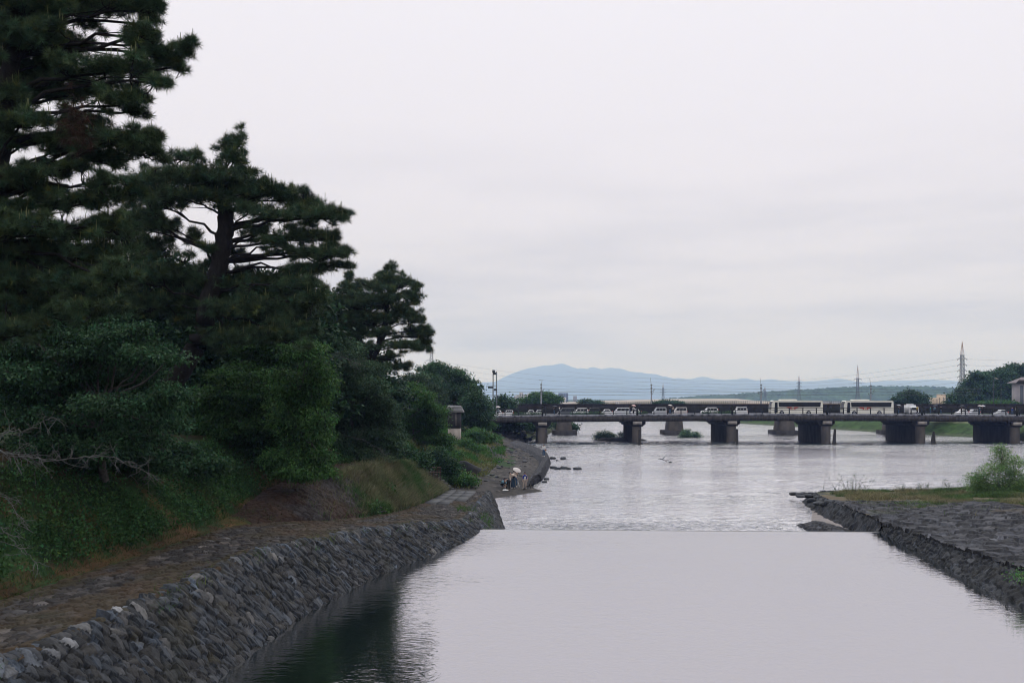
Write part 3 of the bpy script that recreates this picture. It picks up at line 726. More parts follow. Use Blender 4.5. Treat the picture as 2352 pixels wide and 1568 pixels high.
# middle pine with a bent trunk
pine('bent pine with a bare forked trunk and flat spreading crown on the left bank', 45,
 [(550,325,14,28),(520,340,22,20),(535,368,32,20),(420,362,45,14),(470,412,110,34),(395,412,80,28),(540,430,65,30),(590,440,50,26),(330,425,50,28),(360,465,65,30),(440,455,90,20),
  (600,440,50,26),(652,452,55,28),(700,475,60,26),(742,496,48,20),(782,494,22,9),(570,485,70,14),(650,500,85,16),(688,545,52,23),(738,545,42,18),(765,550,18,11),
  (700,585,62,19),(750,584,42,14),(800,580,14,6),(738,620,42,11),(782,612,25,6),(690,620,40,14),(446,548,16,13),(474,572,16,11),(350,520,45,34),(325,500,45,28),(390,520,30,14),(592,535,36,18),(545,585,18,9),(630,560,30,20),
  (340,570,60,34),(400,640,100,38),(510,655,90,34),(610,655,80,32),(690,655,55,26),(470,705,95,36),(590,715,95,36),(680,712,62,34),(560,780,90,30),(650,770,70,34),(330,640,60,30),(350,700,60,30),(720,690,40,24)],
 [(340,1010,0),(366,920,0),(420,845,0),(458,785,0),(478,700,0),(500,620,0),(515,560,0),(520,500,0),(510,440,.2),(520,390,0)], [.52,.48,.45,.43,.42,.41,.40,.36,.22,.10], 202, K=24, dens=8.0, attach_min=.42, tuft=.28, candles=.2)
# third pine
pine('upright pine with a layered conical crown standing furthest right on the left bank', 75,
 [(895,618,13,14),(895,645,34,20),(868,662,48,22),(932,652,26,17),(955,656,12,10),(880,690,72,22),(943,682,30,14),(804,640,9,22),(806,665,28,18),(790,695,52,22),(765,720,40,26),
  (860,735,82,26),(918,722,36,18),(958,735,22,18),(974,758,20,16),(980,788,15,14),(948,768,26,22),(985,770,10,8),(918,795,46,15),(963,802,25,13),(895,822,26,8),(812,765,42,16),(846,798,22,11),
  (898,846,40,13),(935,842,14,7),(740,755,40,24),(820,800,30,14),(870,770,45,16)],
 [(812,940,0),(835,870,0),(851,823,0),(872,790,0),(884,755,0),(890,700,0),(895,625,0)], [.42,.38,.34,.30,.24,.16,.05], 303, K=20, dens=9, tuft=.30, attach_min=.35, candles=.16)

def broad(name, label, cat, Y0, pads, base, seed, mat, L=.16, W=.08, dens=1.0, per=9, trunk_r=.18, flat=.8, dj=1.5, layer=.5, lean=None, bark=None, group=None, stems=1, tint=(.55, 1.4), yel=.12, maxn=1500, droop=.25):
    """broadleaf tree or bush: leaf sprays on twigs spread through real ellipsoid masses"""
    r = np.random.default_rng(seed)
    E = pads_from(pads, Y0, flat, dj, r)
    n0 = len(E); cen0 = np.array([q_[0] for q_ in E])
    for c_, rd_ in list(E):                                              # ragged sprays breaking the outline of every mass
        for _ in range(int(4 + min(6, rd_[0] * 2.0))):
            o_ = nrm(r.normal(size=3) * [1, .7, .8]); k_ = r.uniform(.16, .36)
            E.append((c_ + o_ * rd_ * r.uniform(.85, 1.15), np.array([rd_[0] * k_ * 1.3, rd_[1] * k_, max(rd_[2] * k_ * .8, L * .8)])))
    base = np.asarray(base, float)
    root = thing(name, label, cat, base, group=group)
    tb, cb = MB(), MB()
    allc = np.array([c for c, _ in E]); mid = allc.mean(0)
    topk = base + (mid - base) * .75
    tps = []
    for s in range(stems):
        b0 = base + (r.normal(size=3) * [.3, .3, 0] if stems > 1 else 0)
        tps.append(limb(tb, b0 - [0, 0, .4], topk + (r.normal(size=3) * np.array([1, 1, .3]) * (.6 if stems > 1 else .1)), trunk_r, trunk_r * .45, r, 8, 8, .06))
    tp = np.vstack(tps)
    for ie, (c, rd) in enumerate(E):
        i = closest(tp * [1, 1, .7], (c - [0, 0, 1.0]) * [1, 1, .7])
        lp = limb(tb, tp[i], c, trunk_r * .32, .02, r, 5, 5, .12) if ie < n0 else limb(tb, cen0[closest(cen0, c)], c, .018, .008, r, 4, 5, .12)
        A = rd[0] * rd[2] + .4 * rd[0] * rd[1]
        N = int(np.clip(dens * 4.2 * A / (L * L * per * .06), 10, maxn * 4))
        q = ball(N, r, .42)
        lump = .62 + .62 * vnoise(q[:, 0] * 2.5 + seed, q[:, 2] * 3.5 + q[:, 1] * 2)[:, None]
        pts = c + q * rd * lump
        if layer:                                                        # leaves gather in drooping layers
            hh = rd[2] * .42 + 1e-3; z = pts[:, 2]; zl = np.round(z / hh) * hh
            pts[:, 2] = z + (zl - z) * layer - .12 * (np.linalg.norm(q[:, :2], axis=1) ** 2) * rd[2]
        out = nrm(q * [1, 1, .35] + r.normal(size=(N, 3)) * .35)
        ti = rand_tint(N, r, tint[0], tint[1], yel)
        pp = np.repeat(pts, per, 0) + r.normal(size=(N * per, 3)) * np.array([1, 1, .45]) * L * 1.25
        dd = np.repeat(out, per, 0) + r.normal(size=(N * per, 3)) * .6
        leaves(cb, pp, dd, L, W, r, np.repeat(ti, per, 0) * r.uniform(.8, 1.2, (N * per, 1)), droop)
        for j in r.choice(N, max(1, min(40, N // 30)), False):
            s = lp[r.integers(2, 5)]; tb.tube([s, (s + pts[j]) / 2 + r.normal(size=3) * .08, pts[j]], [.016, .012, .006], 3, cap=False)
    tb.build('trunk' if name.endswith('tree') else 'stem', bark or m_bark2, root)
    cb.build('crown' if name.endswith('tree') else 'foliage', mat, root)
    return root
def gnd(px, py, Y): p = P(px, py, Y); p[2] = left_z(p[0], Y); return p

# dense trees deep in the grove (they close the dark wall behind the pines)
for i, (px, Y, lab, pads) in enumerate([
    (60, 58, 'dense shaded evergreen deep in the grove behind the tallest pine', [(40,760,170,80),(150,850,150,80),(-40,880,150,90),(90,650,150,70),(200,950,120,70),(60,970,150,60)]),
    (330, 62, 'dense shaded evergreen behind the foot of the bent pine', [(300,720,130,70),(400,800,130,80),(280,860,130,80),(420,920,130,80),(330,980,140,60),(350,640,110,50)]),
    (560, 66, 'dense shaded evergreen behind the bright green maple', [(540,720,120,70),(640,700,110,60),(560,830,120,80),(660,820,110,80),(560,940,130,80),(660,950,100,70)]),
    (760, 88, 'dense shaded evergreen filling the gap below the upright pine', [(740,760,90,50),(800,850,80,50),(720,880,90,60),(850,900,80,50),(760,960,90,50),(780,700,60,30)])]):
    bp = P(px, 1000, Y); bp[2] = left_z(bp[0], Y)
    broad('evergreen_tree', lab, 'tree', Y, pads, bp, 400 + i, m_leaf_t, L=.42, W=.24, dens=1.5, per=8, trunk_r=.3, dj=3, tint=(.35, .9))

# shade maple with layered sprays on the near left slope
broad('maple_tree', 'dark blue-green maple with drooping layered sprays on the slope at the near left', 'tree', 37,
 [(90,800,110,34),(230,800,110,30),(330,815,55,16),(60,860,110,30),(190,860,120,30),(320,880,70,22),(390,905,45,14),(120,915,130,28),(270,930,110,26),(370,965,55,18),(60,960,90,26),(210,985,120,26),(320,1010,75,20),(110,1020,90,18),(250,1030,70,14),(300,760,50,16),(180,770,70,20),(410,985,18,12),(360,795,34,9),(395,820,26,8),(345,850,30,9),(400,935,22,8),(30,720,60,18),(120,740,60,16),(250,725,40,10)],
 gnd(240, 1075, 38.5), 501, m_leaf_t, L=.17, W=.08, dens=.62, trunk_r=.2, dj=2.8, layer=.8, tint=(.4, 1.7), droop=.5)
broad('maple_tree', 'bright green maple with a cascading edge near the middle of the left bank', 'tree', 51,
 [(700,800,50,28),(735,848,30,36),(748,890,18,28),(715,900,45,40),(670,950,50,40),(728,968,28,26),(695,1005,52,36),(738,1012,20,20),(700,1050,45,24),(655,1055,50,22),(690,1082,50,14),(740,1050,20,16),(660,880,40,36)],
 gnd(690, 1085, 53.5), 502, m_leaf_b, L=.19, W=.09, dens=.8, trunk_r=.16, dj=2.0, layer=.8, tint=(.35, 1.3), yel=.12, droop=.8)
broad('shaded_maple_tree', 'left half of the bright maple beside the bent pine, shade tinted into its leaves', 'tree', 55,
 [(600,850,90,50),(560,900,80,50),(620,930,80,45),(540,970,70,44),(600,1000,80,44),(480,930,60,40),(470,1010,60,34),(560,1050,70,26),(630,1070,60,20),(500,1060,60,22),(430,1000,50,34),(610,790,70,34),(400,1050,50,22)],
 gnd(560, 1075, 56), 508, m_leaf_b, L=.2, W=.1, dens=.8, trunk_r=.2, dj=2.4, layer=.6, tint=(.22, .75), yel=.12, droop=.5)  # left half of the bright maple; its shade is put into the darker tint
broad('cherry_tree', 'grey-green feathery cherry tree right of the bright maple with bare twigs in it', 'tree', 67,
 [(790,800,50,26),(770,835,60,28),(830,850,55,26),(800,890,70,32),(760,900,50,30),(860,890,45,24),(820,950,75,32),(880,935,40,24),(770,970,60,34),(850,1000,65,26),(790,1030,60,26),(895,975,26,22),(740,1010,40,26),(745,790,30,18),(860,1045,40,16),(905,1020,28,22),(880,1000,34,22),(740,870,30,30),(735,940,24,30)],
 gnd(820, 1060, 68.5), 503, m_leaf_g, L=.17, W=.08, dens=.8, trunk_r=.2, dj=2.0, layer=.6, tint=(.5, 1.4))
broad('cherry_tree', 'low green spreading cherry tree in front of the small wooden hut', 'tree', 100,
 [(950,910,45,22),(900,925,40,22),(985,945,40,20),(930,960,55,24),(1000,975,28,18),(960,1000,55,22),(905,1000,45,24),(1010,1010,22,16),(930,890,30,14),(880,960,30,26)],
 gnd(950, 1055, 101), 504, m_leaf_b, L=.22, W=.12, dens=.85, trunk_r=.2, dj=2.5, layer=.55, tint=(.45, 1.2))
broad('zelkova_tree', 'tall rounded zelkova with mistletoe clumps beside the left end of the bridge', 'tree', 165,
 [(1000,852,34,12),(1030,862,34,14),(985,872,30,14),(1060,875,26,12),(1075,893,30,14),(1020,895,45,18),(1090,915,28,14),(1105,935,22,12),(1050,925,40,18),(985,905,34,20),(1080,950,34,14),(1115,952,14,10),(1040,955,36,14),(1000,840,16,6)],
 gnd(1040, 1000, 166), 505, m_leaf_f, L=.40, W=.24, dens=.8, trunk_r=.3, dj=4, layer=.4, tint=(.6, 1.35))
broad('zelkova_tree', 'dark bare-twigged tree between the upright pine and the bridge', 'tree', 130,
 [(960,870,30,12),(930,880,34,16),(985,895,30,16),(945,910,36,18),(1000,915,26,14),(905,905,30,18)],
 gnd(955, 990, 131), 506, m_leaf_g, L=.3, W=.15, dens=.5, trunk_r=.25, dj=3, layer=.5, tint=(.4, 1.0))
# bushes along the lower slope towards the bridge
BU = [(330,1075,41.5,[(300,1050,55,24),(360,1062,45,20),(250,1040,40,18)],'dark undergrowth bush at the top of the slope under the near maple',m_leaf_t),
 (430,1085,46,[(430,1055,55,26),(480,1070,40,20),(400,1040,40,20)],'dark undergrowth bush at the foot of the bent pine',m_leaf_t),
 (150,1075,38,[(130,1050,60,22),(60,1040,60,24),(190,1060,40,18)],'dark undergrowth bush behind the longest dead branch',m_leaf_t),
 (700,1095,56,[(690,1080,40,16),(735,1085,30,12)],'low green bush at the foot of the bright maple by the path',m_leaf_b),
 (870,1118,63,[(868,1112,18,9),(880,1120,12,6)],'low green weed clump growing in the dry grass mound',m_leaf_b),
 (838,1172,57,[(836,1168,16,7),(850,1175,12,5)],'low green weed clump at the foot of the dry grass mound',m_leaf_b),
 (950,1118,72,[(945,1112,16,8),(958,1120,12,5)],'green weed clump on the mound next to the stone steps',m_leaf_b),
 (790,1070,66,[(790,1045,45,22),(750,1060,40,18)],'leafy bush at the top of the worn upper path',m_leaf_t),
 (860,1050,74,[(850,1030,40,22),(890,1030,30,18)],'dark bush behind the tall grass mound',m_leaf_t),
 (930,1070,80,[(930,1050,40,24),(965,1062,32,20),(900,1040,30,20)],'dark green bush left of the stone steps',m_leaf_t),
 (1000,1085,90,[(1000,1055,40,24),(1030,1075,26,18),(985,1080,30,16)],'deep green bush just above the stone steps',m_leaf_t),
 (1025,1040,118,[(1015,1020,28,16),(1000,1035,30,18),(1040,1045,20,12)],'green bush on the slope under the wooden hut',m_leaf_b),
 (1050,1105,94,[(1040,1095,36,16),(1070,1108,24,9)],'low weedy bush at the back of the gravel beach',m_leaf_b),
 (1070,1030,130,[(1065,1022,22,12),(1085,1030,20,9)],'bright rounded bush in front of the wooden hut',m_leaf_b),
 (1100,1010,150,[(1095,998,26,13),(1120,1006,20,9)],'tall weeds clump right of the wooden hut',m_leaf_b),
 (1085,985,172,[(1075,968,30,13),(1105,978,24,10),(1095,957,26,9)],'broad bush under the bridge end beside the hut roof',m_leaf_b),
 (1150,988,208,[(1150,979,24,9),(1180,982,18,7),(1130,980,16,8)],'leafy bush on the rocky bank below the bridge',m_leaf_f),
 (1210,985,228,[(1210,976,26,8),(1240,978,18,6),(1185,974,20,6)],'bush behind the leftmost bridge pier',m_leaf_f),
 (1300,985,262,[(1300,978,24,10),(1316,985,9,7)],'drooping willow bush beside the leftmost railway pier',m_leaf_f)]
for i, (px, py, Y, pads, lab, mt) in enumerate(BU):
    bp = gnd(px, py, Y)
    broad('shrub', lab, 'shrub', Y, pads, bp, 600 + i, mt, L=.16 + Y * .001, W=.09 + Y * .0007, dens=.85, trunk_r=.06, dj=1.0, layer=.3, stems=3, tint=(.5, 1.3))
# far trees
FT = [(1245, 923, 330, [(1245,915,34,10),(1222,919,22,7),(1268,919,20,8),(1246,908,18,5)], 'rounded willow behind the railway bridge near the concrete pole', m_leaf_b),
 (2090, 935, 330, [(2090,914,28,13),(2070,922,16,10),(2110,922,18,10),(2092,905,16,6),(2098,926,24,8)], 'lone rounded green tree between the second bus and the steel pylon', m_leaf_f),
 (1345, 927, 420, [(1345,925,16,5),(1365,927,18,4)], 'small dark tree under the beige viaduct left of the middle pole', m_leaf_f),
 (1533, 928, 440, [(1533,925,22,5),(1555,927,14,4),(1512,927,10,3)], 'small green tree below the beige viaduct right of the middle pole', m_leaf_f),
 (1157, 935, 230, [(1157,917,8,4),(1163,925,12,5),(1150,931,12,5),(1162,934,18,5)], 'thin tufted tree behind the twin floodlight poles', m_leaf_f),
 (2205, 940, 300, [(2200,915,16,10),(2192,928,12,8),(2215,905,14,10)], 'dark tree at the foot of the big steel pylon', m_leaf_f),
 (2240, 938, 345, [(2240,880,32,22),(2225,905,32,20),(2255,905,34,20),(2235,925,40,12)], 'large round dark tree behind the big steel pylon', m_leaf_f),
 (2290, 938, 350, [(2290,868,40,22),(2270,885,34,24),(2305,892,36,24),(2285,915,44,18)], 'large round dark tree left of the grey tower house', m_leaf_f),
 (2345, 938, 365, [(2330,860,38,20),(2365,855,40,22),(2345,880,44,24),(2330,905,40,20)], 'tallest dark tree rising behind the grey tower house', m_leaf_f),
 (2285, 942, 300, [(2275,930,34,7),(2310,930,26,8),(2250,932,20,5)], 'pale green low tree in front of the dark wooded rise', m_leaf_b)]
for i, (px, py, Y, pads, lab, mt) in enumerate(FT):
    bp = P(px, py, Y); bp[2] = min(bp[2], 5.0) if px > 1700 else min(bp[2], 4.5)
    broad('round_tree', lab, 'tree', Y, pads, bp, 700 + i, mt, L=.65, W=.45, dens=1.15, trunk_r=.25, dj=2.0, layer=.15, tint=(.55, 1.35), per=8)
# willows standing in the river, bush on the point
for i, (px, py, Y, pads, lab) in enumerate([
    (1392, 1009, 219, [(1388,999,16,10),(1402,1002,12,7),(1378,1003,9,6)], 'rounded willow bush on the dark gravel islet under the bridge'),
    (1580, 1004, 231, [(1578,996,12,8),(1572,1000,10,5)], 'larger of two willow bushes standing in the river under the bridge'),
    (1600, 1005, 229, [(1600,999,10,6)], 'smaller right-hand one of two willow bushes in the river under the bridge'),
    (1430, 1008, 217, [(1429,1000,5,6)], 'tiny pale sapling between the islet bush and the second pier')]):
    bp = P(px, py, Y); bp[2] = max(bp[2], -.1)
    broad('willow_bush', lab, 'shrub', Y, pads, bp, 800 + i, m_leaf_g, L=.34, W=.16, dens=1.0, trunk_r=.05, dj=.5, layer=.1, stems=3, tint=(1.2, 2.3))
bp = P(2300, 1150, 78.5); bp[2] = right_z(bp[0], bp[1])
broad('willow_bush', 'big feathery bright green willow bush at the right end of the grassy point', 'shrub', 78.5,
 [(2290,1110,44,26),(2250,1105,32,20),(2320,1090,34,26),(2278,1078,26,18),(2300,1050,20,22),(2296,1028,9,14),(2340,1105,30,30),(2335,1060,20,16),(2240,1095,14,9),(2262,1128,30,14),(2315,1130,36,16),(2370,1110,30,26)],
 bp, 810, M('willow leaves', (.15, .25, .085), .55, .3, .9, attr=True, transl=.35, spec=.10), L=.21, W=.05, dens=.62, trunk_r=.05, dj=1.0, layer=.15, stems=5, tint=(.6, 1.4), droop=.1)

# dead pale branches hanging in at the near left
def dead_branch(label, pts, Y, r0, seed, n=26, tl=.9):
    r = np.random.default_rng(seed); A = np.array([P(x, y, Y + d) for x, y, d in pts]); r0 = r0 * .5
    t = np.linspace(0, len(A) - 1, len(A) * 4); T = np.stack([np.interp(t, np.arange(len(A)), A[:, k]) for k in range(3)], -1)
    T += r.normal(size=T.shape) * .025; b = MB(); b.tube(T, np.linspace(r0, .008, len(T)), 6)
    for i in range(n):
        k = r.integers(2, len(T)); d = nrm(r.normal(size=3) * [1, .8, .8] + (T[min(k + 1, len(T) - 1)] - T[k - 1]) * 1.5); L = tl * r.uniform(.3, 1)
        q = T[k] + np.outer(np.linspace(0, 1, 5), d) * L + np.cumsum(r.normal(size=(5, 3)) * .05, 0) * L; q[0] = T[k]
        b.tube(q, np.linspace(.009, .003, 5), 4, cap=False)
        for _ in range(2):
            m = q[r.integers(1, 4)]; d2 = nrm(d + r.normal(size=3)); b.tube([m, m + d2 * L * .25, m + d2 * L * .45 + [0, 0, -.05]], [.007, .005, .003], 3, cap=False)
    o = b.build('dead_branch', m_dead); tag(o, label, 'branch', 'dead branches at the near left')
dead_branch('longest pale dead branch reaching right over the dark grass slope', [(-40,1020,0),(15,1040,0),(60,1048,0),(110,1058,.1),(190,1050,.2),(250,1045,.2),(300,1065,.3),(345,1090,.3)], 27, .055, 1, 60, .8)
dead_branch('thin pale dead fork curling up above the longest dead branch', [(-20,1010,0),(10,993,0),(60,988,0),(85,975,.1),(130,960,.1)], 27.5, .03, 2, 22, .7)
dead_branch('pale dead twig sloping down at the left edge over the slope', [(-20,1125,0),(10,1140,0),(40,1180,0),(75,1225,0)], 25, .02, 3, 16, .6)
dead_branch('lowest pale dead twig drooping at the left edge near the walkway', [(-20,1195,0),(15,1225,0),(45,1255,0),(85,1290,.1)], 24, .022, 4, 14, .6)
dead_branch('pale bare branch poking out of the grey-green cherry tree', [(790,1000,0),(835,1010,0),(870,1030,0),(900,1060,0)], 63, .03, 6, 14, 1.0)
dead_branch('grey bare branch leaning between the cherry tree and the wooden hut', [(975,905,0),(1000,915,0),(1030,935,0),(1045,950,0)], 122, .06, 7, 26, 2.2)
dead_branch('pale bare twigs at the top of the cherry tree under the upright pine', [(740,830,0),(770,815,0),(800,825,0),(830,840,0)], 63.5, .03, 8, 24, 1.3)

# ---- grass and ground cover
def blades(b, pts, h, w_, r, tint, lean=.5):
    n = len(pts); d = nrm(np.hstack([r.normal(size=(n, 2)) * lean, np.ones((n, 1))])); hh = h * r.uniform(.5, 1.2, (n, 1))
    s = nrm(np.hstack([r.normal(size=(n, 2)), np.zeros((n, 1))])) * w_ * .5
    k = nrm(np.hstack([d[:, :2], np.zeros((n, 1)) + 1e-6])) * hh * .35
    m = pts + d * hh * .55; t = pts + d * hh + k - [0, 0, 1] * hh * .12
    v = np.stack([pts - s, pts + s, m + s * .7, m - s * .7, t], 1).reshape(-1, 3); i = np.arange(n)[:, None] * 5
    b.add(v, i + [0, 1, 2, 3], tint); b.add(v * 1, i + [3, 2, 4], tint)
def bank_pts(n, y0, y1, s0, s1, r, dens=None):
    y = r.uniform(y0, y1, n); s = r.uniform(s0, s1, n)
    X, Z = sect(y); k = np.clip(np.floor(s).astype(int), 0, 6); f = s - k; ii = np.arange(n)
    p = np.stack([X[ii, k] * (1 - f) + X[ii, k + 1] * f, y, Z[ii, k] * (1 - f) + Z[ii, k + 1] * f], -1)
    if dens is not None: p = p[dens(p) > r.random(n)]
    return p
r = np.random.default_rng(900)
# low leafy ground cover on the slope
b = MB(); p = bank_pts(60000, 14, 70, 4.06, 5.9, r, lambda p: .45 + 1.3 * sstep(fbm(p[:, 0] * .55, p[:, 1] * .55, 3), .38, .62))
p[:, 2] += r.uniform(0, .3, len(p)); leaves(b, p, r.normal(size=p.shape), .13, .085, r, rand_tint(len(p), r, .6, 1.6, .15), .1)
p = bank_pts(40000, 14, 74, 3.95, 6.0, r); blades(b, p, .28, .016, r, rand_tint(len(p), r, .45, 1.2, .25))
tag(b.build('ground_cover', M('ground cover leaves', (.036, .080, .026), .75, .3, .7, attr=True, transl=.2, spec=.08)), 'dark green weeds and ivy covering the near left slope', 'ground cover', kind='stuff')
# pine litter, short weeds and tufts over the toe of the slope, the worn path and its flank
b = MB(); p = bank_pts(9000, 14, 66, 2.7, 4.12, r); n = len(p); p[:, 2] += .03
q = r.random((n, 1)); blades(b, p, .13, .018, r, np.where(q < .6, np.array([3.2, .95, 1.1]), np.array([1.0, 1.1, .8])) * r.uniform(.5, 1.2, (n, 1)), 1.5)
p = bank_pts(5000, 15, 66, 1.72, 2.9, r, lambda p: sstep(fbm(p[:, 0] * .8 + 3, p[:, 1] * .5, 3), .45, .6)); n = len(p); p[:, 2] += .03
blades(b, p, .17, .018, r, np.where(r.random((n, 1)) < .5, np.array([2.4, 1.0, 1.0]), np.array([1.0, 1.25, .7])) * r.uniform(.5, 1.2, (n, 1)), 1.0)
p = bank_pts(5200, 46, 62, 2.05, 3.9, r, lambda p: sstep(fbm(p[:, 0] * .9, p[:, 1] * .7 + 20, 3), .42, .58)); n = len(p); p[:, 2] += .08
blades(b, p, .2, .02, r, np.where(r.random((n, 1)) < .6, np.array([2.6, 1.1, 1.3]), np.array([.9, 1.2, .7])) * r.uniform(.4, 1.1, (n, 1)), 1.2)
tag(b.build('path_litter', M('litter blades', (.03, .05, .02), .9, .3, .8, attr=True)), 'brown pine litter and short weeds along the walkway and worn upper path', 'litter', kind='stuff')
# dry grass on the mound
b = MB(); p = bank_pts(46000, 50, 86, 2.02, 3.2, r, lambda p: np.clip(sstep(p[:, 1] + 6 * (fbm(p[:, 0] * .8, p[:, 1] * .8, 3) - .5) + np.clip(3.4 - p[:, 2], 0, 1.5) * 2.2, 52.5, 60), .05, 1) * sstep(-p[:, 2], -4.75, -4.4) * sstep(fbm(p[:, 0] * .6, p[:, 1] * .4, 3), .15, .35))
n = len(p); dry = (fbm(p[:, 0] * .7 + 4, p[:, 1] * .5, 3) + r.normal(0, .08, n))[:, None]; mx = sstep(dry, .36, .52)
mx = np.clip(mx * .75 + sstep(fbm(p[:, 0] * 2.2, p[:, 1] * 1.6, 3), .5, .62)[:, None] * .6 - .15, 0, 1)
ti = np.array([1.0, 1.15, .85]) * (1 - mx) + np.array([4.0, 1.9, 3.0]) * mx
blades(b, p, (.25 + .85 * fbm(p[:, 0] * 1.3, p[:, 1] * .9 + 6, 3) ** 1.5)[:, None] * 1.15, .03, r, ti * r.uniform(.6, 1.2, (n, 1)), .55)
tag(b.build('tall_grass', m_grass), 'tall half-dry grass on the mound between the upper path and the ramp', 'grass', kind='stuff')
# green grass behind the beach and round the hut
b = MB(); p = bank_pts(26000, 92, 185, 1.5, 5.2, r, lambda p: .1 + sstep(fbm(p[:, 0] * .3 + 9, p[:, 1] * .12, 3) , .4, .55)); n = len(p)
mx = sstep(fbm(p[:, 0] * .3 + 2, p[:, 1] * .14, 3), .5, .62)[:, None]
blades(b, p, .65, .075, r, (np.array([.85, 1.25, .7]) * (1 - mx) + np.array([2.6, 1.4, 1.3]) * mx) * r.uniform(.6, 1.25, (n, 1)), .5)
tag(b.build('bank_grass', m_grass), 'rough green and yellowish grass behind the gravel beach', 'grass', kind='stuff')
# wisps on the walkway lip and over the wall
b = MB()
for k in range(46):
    y = r.uniform(17, 60); X, Z = sect(np.array([y])); c = np.array([X[0, 1] + r.uniform(-.5, .35), y, Z[0, 1] - .0]); n = r.integers(8, 30)
    c[2] -= max(0, (c[0] - X[0, 1])) * .9
    p = c + r.normal(size=(n, 3)) * [.22, .3, .02]; ti = np.array([1.6, 1.2, .6]) if r.random() < .5 else np.array([.8, 1.2, .6]); blades(b, p, .38, .016, r, ti * r.uniform(.6, 1.2, (n, 1)), 1.1)
for (yy, ss, n) in ((64, .62, 160), (66.5, .55, 120), (62, .4, 80), (65, 1.1, 120)):
    p = bank_pts(n, yy - 1.5, yy + 1.5, ss - .18, ss + .18, r); blades(b, p, .5, .03, r, np.array([1.1, 1.35, .6]) * r.uniform(.6, 1.3, (n, 1)), .5)
p = bank_pts(5200, 27, 60, 1.0, 1.99, r, lambda p: sstep(fbm(p[:, 0] * .45 + 30, p[:, 1] * .35, 3), .54, .66)); n = len(p)
blades(b, p, .16, .014, r, np.array([1.3, 1.05, .6]) * r.uniform(.5, 1.2, (n, 1)), .9)
tag(b.build('wall_grass', m_grass), 'grass wisps sprouting along the lip of the stone wall and walkway', 'grass', kind='stuff')
# grass on the right point
b = MB(); n = 90000; x = r.uniform(24, 62, n); y = r.uniform(60, 91.5, n)
x = np.where(r.random(n) < .75, np.interp(y, RY, RTX) + (x - 24) * .55, x)
lim = np.interp(x, [22, 30, 55], [73, 68.5, 63]) + 16 * (.5 - fbm(x * .25, y * .35, 4))
kp = ((y > lim + r.normal(0, 1.6, n)) | (r.random(n) < .03)) & (fbm(x * .5, y * .4 + 9, 3) > .42) & (x > np.interp(y, RY, RTX) + .8 + 1.2 * fbm(x, y, 2)); x, y = x[kp], y[kp]; n = len(x)
p = np.stack([x, y, right_z(x, y) + .02], -1); mx = sstep(fbm(x * .35 + 50, y * .3, 3), .46, .6)[:, None]
ti = np.array([1.35, 1.25, 1.0]) * (1 - mx) + np.array([3.7, 1.75, 2.5]) * mx
blades(b, p, (.2 + .6 * fbm(x * .6, y * .6, 3) ** 1.5)[:, None], .03, r, ti * r.uniform(.6, 1.25, (n, 1)), .55)
tag(b.build('point_grass', m_grass), 'green and straw-coloured grass covering the right point', 'grass', kind='stuff')
# reeds / saplings on the point
def sapling(label, px, py, Y, h, n, spread, seed):
    r = np.random.default_rng(seed); p0 = P(px, py, Y); p0[2] = right_z(p0[0], Y); root = thing('sapling', label, 'plant', p0, group='plants standing on the grassy point')
    b, l = MB(), MB()
    for i in range(n):
        o = p0 + r.normal(size=3) * [spread, .2, 0]; hh = h * r.uniform(.6, 1.1); d = r.normal(size=3) * [.35, .3, 0] + [0, 0, 1]
        pts = o + np.outer(np.linspace(0, 1, 5), d) * hh + np.outer(np.linspace(0, 1, 5) ** 2, [d[0] * .3, d[1] * .3, -.05]) * hh
        b.tube(pts, np.linspace(.014, .006, 5), 4, cap=False)
        q = pts[r.integers(1, 5, 16)] + r.normal(size=(16, 3)) * .04; leaves(l, q, r.normal(size=(16, 3)) + [0, 0, .6], .13, .035, r, rand_tint(16, r, .8, 1.6))
    b.build('stem', m_bark2, root); l.build('foliage', m_grass, root)
sapling('wide spray of thin pale twigs at the left tip of the grassy point', 1950, 1127, 85, 1.7, 26, .9, 11)
sapling('leafy low weed clump on the far edge of the point nearest the middle', 2105, 1133, 84, .9, 26, .8, 12)
sapling('weed clump on the point just left of the big willow bush', 2195, 1140, 82, 1.0, 18, .6, 13)
b = MB(); c = np.array([18.2, 33.5, 1.95]); p = c + r.normal(size=(500, 3)) * [.35, .7, .2]
c = P(2345, 1322, 38.6); p2 = c + r.normal(size=(260, 3)) * [.25, .4, .14]; leaves(b, p2, r.normal(size=p2.shape), .11, .05, r, rand_tint(260, r, .8, 1.8))
tag(b.build('wall_plant', m_leaf_b), 'green weed clump growing out of the right-hand stone wall', 'plant')

# ------------------------------------------------------------------ road bridge
m_girder = M('weathered girder', (.085, .074, .068), .9, .5, 3, .3, stretch=(1, 1, .12), bscale=10, col2=(.032, .029, .028))
m_rail = M('dark timber rail', (.022, .023, .020), .85, .4, 3, .3)
m_kerb = M('stained kerb', (.30, .30, .33), .85, .5, 1.2, .2, stretch=(1, 1, .3), col2=(.035, .036, .038), detail=6)
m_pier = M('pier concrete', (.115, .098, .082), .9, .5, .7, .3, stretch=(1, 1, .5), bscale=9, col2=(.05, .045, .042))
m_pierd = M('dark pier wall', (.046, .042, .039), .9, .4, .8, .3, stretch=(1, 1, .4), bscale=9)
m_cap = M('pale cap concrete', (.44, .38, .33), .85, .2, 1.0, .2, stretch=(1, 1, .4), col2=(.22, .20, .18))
m_steel = M('grey steel', (.20, .22, .24), .5, .15, 2, metal=.3)
m_dsteel = M('dark steel', (.05, .055, .06), .6, .2, 2)
m_asph = M('asphalt', (.05, .05, .052), .9, .2, 3, .2)
def cam_z(x): return -((np.asarray(x, float) - 55) / 55) ** 2 * .33
BX0, BX1 = -16.0, 150.0
